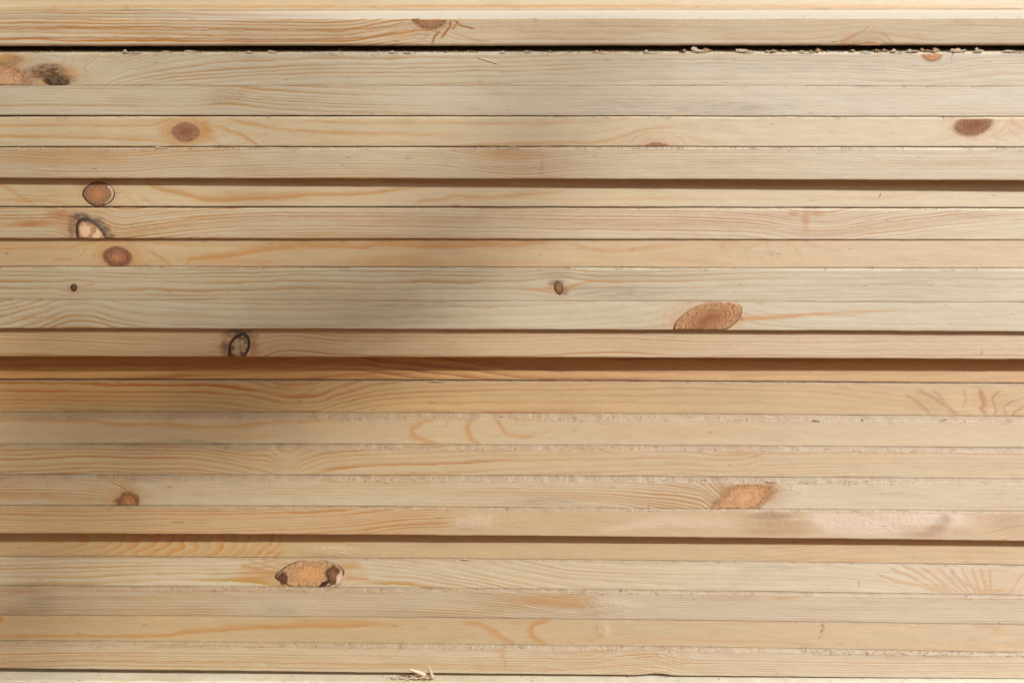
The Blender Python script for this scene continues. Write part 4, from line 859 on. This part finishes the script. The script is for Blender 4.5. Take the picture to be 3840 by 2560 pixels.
shaving(3598, 187, 52, 20, 21, 'broad smooth curved shaving right of the salmon knot', bk=4, tone=.9, petals=1, turns=1.3)
shaving(3670, 185, 34, 26, 22, 'feathery shaving with fibres standing up over the board above', bk=2, tone=.9, petals=4, turns=1.4)
shaving(3815, 190, 90, 14, 23, 'long tangled shaving at the right edge of the photo', bk=5, tone=.6, petals=4)
shaving(1640, 1428, 44, 8, 31, 'thin forked shaving in the black gap above the golden-orange board', i=13, bk=2, tone=.9, group='shavings caught between lower boards')
shaving(3065, 1551, 34, 10, 32, 'white crumb of shaving under the golden-orange board, right half', i=14, bk=2, tone=1, group='shavings caught between lower boards')
shaving(1749, 2090, 26, 7, 33, 'white crumb of shaving under the lower shadowed tan board', i=19, bk=2, tone=1, group='shavings caught between lower boards')
shaving(2895, 1795, 44, 12, 34, 'fibrous tuft of shaving above the orange-pink burl', i=16, bk=3, tone=.9, petals=3, group='shavings caught between lower boards')
shaving(607, 551, 40, 6, 35, 'flat whitish shaving caught under the warm board at left', i=5, bk=2, tone=1, petals=2, group='shavings caught between lower boards')
shaving(1935, 549, 34, 7, 36, 'flat whitish shaving caught under the warm board at the middle', i=5, bk=2, tone=1, petals=2, group='shavings caught between lower boards')

# splinters torn up from the bottom board, and the sliver on the pale board
def splinter(i, p0, p1, w0, w1, dep, tone=.8, bend=4, name='splinter', label=None, parent=None):
    n = 8; rows = []
    a = np.array(p0, float); b = np.array(p1, float); t_ = (b - a) / np.linalg.norm(b - a); nn = np.array([-t_[1], t_[0]])
    for k in range(n + 1):
        t = k / n; c = a + (b - a) * t + nn * bend * math.sin(t * 2.2); w = (w0 + (w1 - w0) * t) * .5 * random.uniform(.85, 1.1)
        for s in (-1, 1):
            for q in (0, 1.6):
                p = c + nn * w * s; rows.append(surf(i, p[0], p[1], dep[0] + (dep[1] - dep[0]) * t + q))
    V = np.array(rows); Q = []
    for k in range(n):
        o = k * 4
        for (u, v) in ((0, 1), (1, 3), (3, 2), (2, 0)): Q.append((o + u, o + v, o + 4 + v, o + 4 + u))
    Q += [(0, 2, 3, 1), (n * 4, n * 4 + 1, n * 4 + 3, n * 4 + 2)]
    org = surf(i, *p0); me = fast_mesh(name, V - org, np.array(Q)); vattr(me, 'tone', np.full(len(V), tone))
    ob = put(name, me, M_CHIP, boards[i], False); ob.location = Vector(org) - boards[i].location
    if label: ob['label'] = label
    return ob
splinter(23, (1622, 2548), (1606, 2478), 19, 7, (-6, 26), .85, 2, label='tall upright splinter')
splinter(23, (1606, 2482), (1603, 2474), 3, 1, (24, 28), .7, 0); splinter(23, (1610, 2482), (1612, 2475), 3, 1, (24, 28), .7, 0)
splinter(23, (1595, 2538), (1535, 2498), 22, 9, (-8, 20), .8, 4, label='leaning splinter left of the tall one')
splinter(23, (1602, 2536), (1535, 2510), 6, 2, (-8, 6), .9, 3)
for k in range(26):
    x0 = random.uniform(1470, 1625); splinter(23, (x0, random.uniform(2541, 2549)), (x0 + random.uniform(-30, 26), random.uniform(2528, 2544)), random.uniform(2.5, 6), 1, (random.uniform(-14, -2), random.uniform(-8, 8)), random.uniform(.3, .95), random.uniform(-3, 3))
splinter(23, (1478, 2548), (1478, 2526), 6, 1, (-5, 0), .9, 1); splinter(23, (1488, 2548), (1490, 2532), 5, 1, (-5, 0), .9, 1)
splinter(2, (1790, 216), (1866, 239), 1.6, 3.2, (.6, 1.6), .75, -1, label='thin brown sliver lying on the face')
splinter(6, (3306, 724), (3300, 733), 5, 2, (2, 5), .1, 0, label='tiny brown splinter at the shadow edge')

# ---------------------------------------------------------------- boards under the frame, down to the ground
zt = zt_next
sp = B[-1]; zb_last = sp['_zb'].mean() + 2
low = wz(HY) - zb_last * S
# ---------------------------------------------------------------- ground
mt = bpy.data.materials.new('sandy_ground'); g = N(mt); tc = g.n('ShaderNodeTexCoord')
n1 = g.noise(tc.outputs['Object'], 3.0, 8.0, .6); n2 = g.noise(tc.outputs['Object'], 60.0, 6.0, .6)
c = g.mix(g.range(n1, .3, .7), lin((150, 100, 54)), lin((178, 126, 74))); c = g.mix(g.m('MULTIPLY', g.range(n2, .5, .7), .4), c, lin((120, 88, 56)))
bp = g.n('ShaderNodeBump'); bp.inputs['Distance'].default_value = .01; g.set(bp.inputs['Height'], n2)
ps = g.n('ShaderNodeBsdfPrincipled'); g.set(ps.inputs['Base Color'], c); ps.inputs['Roughness'].default_value = .9; g.set(ps.inputs['Normal'], bp.outputs[0])
out = g.n('ShaderNodeOutputMaterial'); g.t.links.new(ps.outputs[0], out.inputs[0])
gx = np.linspace(-60, 60, 41); GX, GY = np.meshgrid(gx, gx, indexing='ij'); GZ = np.full_like(GX, low - .0005)
V = np.stack([GX, GY, GZ], -1).reshape(-1, 3); a = (np.arange(40)[:, None] * 41 + np.arange(40)[None]).reshape(-1)
me = fast_mesh('ground', V, np.stack([a, a + 41, a + 42, a + 1], -1)); put('ground', me, mt, kind='structure')

# ---------------------------------------------------------------- unseen plank stack added to block cool sky and warm the fill light
st = bpy.data.objects.new('added_sky_blocker', None); COL.objects.link(st); st.location = (0, -2.6, low)
st['category'] = 'added light blocker'; st['label'] = 'added unseen stack of planks behind the camera, blocking sky and warming the fill'
V = np.array([(x, y, z) for x in (-2.4, 2.4) for y in (-.45, .45) for z in (0, .044)]); Q = np.array([(0, 1, 3, 2), (4, 6, 7, 5), (0, 4, 5, 1), (2, 3, 7, 6), (0, 2, 6, 4), (1, 5, 7, 3)])
me = fast_mesh('board', V, Q); mw = bpy.data.materials.new('sky_blocker_plank'); g = N(mw); tc = g.n('ShaderNodeTexCoord')
c = g.mix(g.noise(g.vmul(tc.outputs['Object'], (2, 30, 30)), 1.0, 4.0), lin((206, 160, 100)), lin((182, 130, 76)))
ps = g.n('ShaderNodeBsdfPrincipled'); g.set(ps.inputs['Base Color'], c); ps.inputs['Roughness'].default_value = .6
out = g.n('ShaderNodeOutputMaterial'); g.t.links.new(ps.outputs[0], out.inputs[0])
for k in range(30):
    b = put('board', me, None, st, False) if k else put('board', me, mw, st, False)
    b.location = (random.uniform(-.05, .05), random.uniform(-.015, .015), .045 * k)

# ---------------------------------------------------------------- the leafy branch high up toward the sun that dapples the stack
SHADE = [  # centre x, y, radius x, y, depth of shade: a diagonal drift from upper centre to the left at mid height
    (2150, 120, 150, 110, .16), (2140, 300, 190, 130, .26), (2100, 450, 200, 120, .30), (1980, 620, 240, 120, .26), (1830, 780, 260, 130, .34), (1650, 930, 300, 130, .38),
    (1500, 1090, 340, 130, .42), (1340, 1240, 360, 110, .46), (1120, 1370, 360, 90, .54), (900, 1480, 330, 90, .76), (720, 1570, 280, 80, .66), (560, 1500, 300, 70, .35), (640, 1660, 260, 50, .42), (500, 1740, 300, 60, .2),
    (450, 1370, 460, 80, .52), (1100, 1320, 330, 85, .66), (1060, 1330, 260, 70, .6), (840, 1400, 300, 70, .45), (560, 1230, 460, 80, .42), (1150, 1330, 260, 60, .3), (900, 1100, 400, 200, .14), (600, 120, 640, 80, .20), (1150, 480, 260, 200, .12), (700, 1240, 300, 80, .16),
    (20, 1000, 130, 380, .32), (60, 1600, 260, 150, .32), (0, 2250, 70, 420, .34), (0, 300, 90, 400, .16), (2560, 1650, 260, 60, .08), (3500, 1300, 300, 200, .05), (60, 2000, 320, 600, .24), (60, 900, 200, 500, .06)]
lr = np.random.default_rng(3); LV = []; LT = []; R0 = 11.0
e1 = np.cross(SUN, [0, 0, 1.]); e1 /= np.linalg.norm(e1); e2 = np.cross(e1, SUN)
leafA = 300.0   # unit^2 * 100
ctrs = []
for (x, y, rx, ry, s) in SHADE:
    area = math.pi * rx * ry; al = 150 * 80 * .62      # leaf silhouette, units^2 (30 x 16 mm)
    # foreshortening: a patch on the wall seen from the sun is smaller by cos
    s = min(.8, s * 1.2); n = max(1, int(area * .66 * -math.log(1 - s) / (al * .62)))
    for k in range(n):
        rr = math.sqrt(lr.random()) ; th = lr.uniform(0, 2 * math.pi); rr = rr * 1.05
        ctrs.append((x + rx * rr * math.cos(th), y + ry * rr * math.sin(th)))
for (x, y) in ctrs:
    P = np.array([wx(x), 0, wz(y)]) + SUN * (R0 + lr.uniform(-.5, .5))
    nrm = SUN + lr.normal(0, .55, 3); nrm /= np.linalg.norm(nrm)
    u = np.cross(nrm, lr.normal(size=3)); u /= np.linalg.norm(u); v = np.cross(nrm, u)
    L = .030 * lr.uniform(.8, 1.2) * .5; Wd = L * .55
    b = len(LV)
    for (p, q) in ((-1, 0), (-.4, .85), (.3, .8), (1, 0), (.3, -.8), (-.4, -.85)): LV.append(P + u * p * L + v * q * Wd + nrm * (abs(q) * L * .18))
    LV.append(P); LT += [(b + 6, b + k, b + (k + 1) % 6) for k in range(6)]
me = fast_mesh('leaves', np.array(LV), np.zeros((0, 4), int), np.array(LT))
mt = bpy.data.materials.new('leaf_green'); g = N(mt); tc = g.n('ShaderNodeTexCoord')
c = g.mix(g.noise(tc.outputs['Object'], 20.0), lin((58, 84, 34)), lin((96, 120, 50)))
ps = g.n('ShaderNodeBsdfPrincipled'); g.set(ps.inputs['Base Color'], c); ps.inputs['Roughness'].default_value = .5
out = g.n('ShaderNodeOutputMaterial'); g.t.links.new(ps.outputs[0], out.inputs[0])
tree = bpy.data.objects.new('leafy_branch', None); COL.objects.link(tree); tree['category'] = 'branch'; tree['label'] = 'leafy branch high above the stack that dapples the sunlight'
o = put('leaves', me, mt, tree, False, kind='stuff')
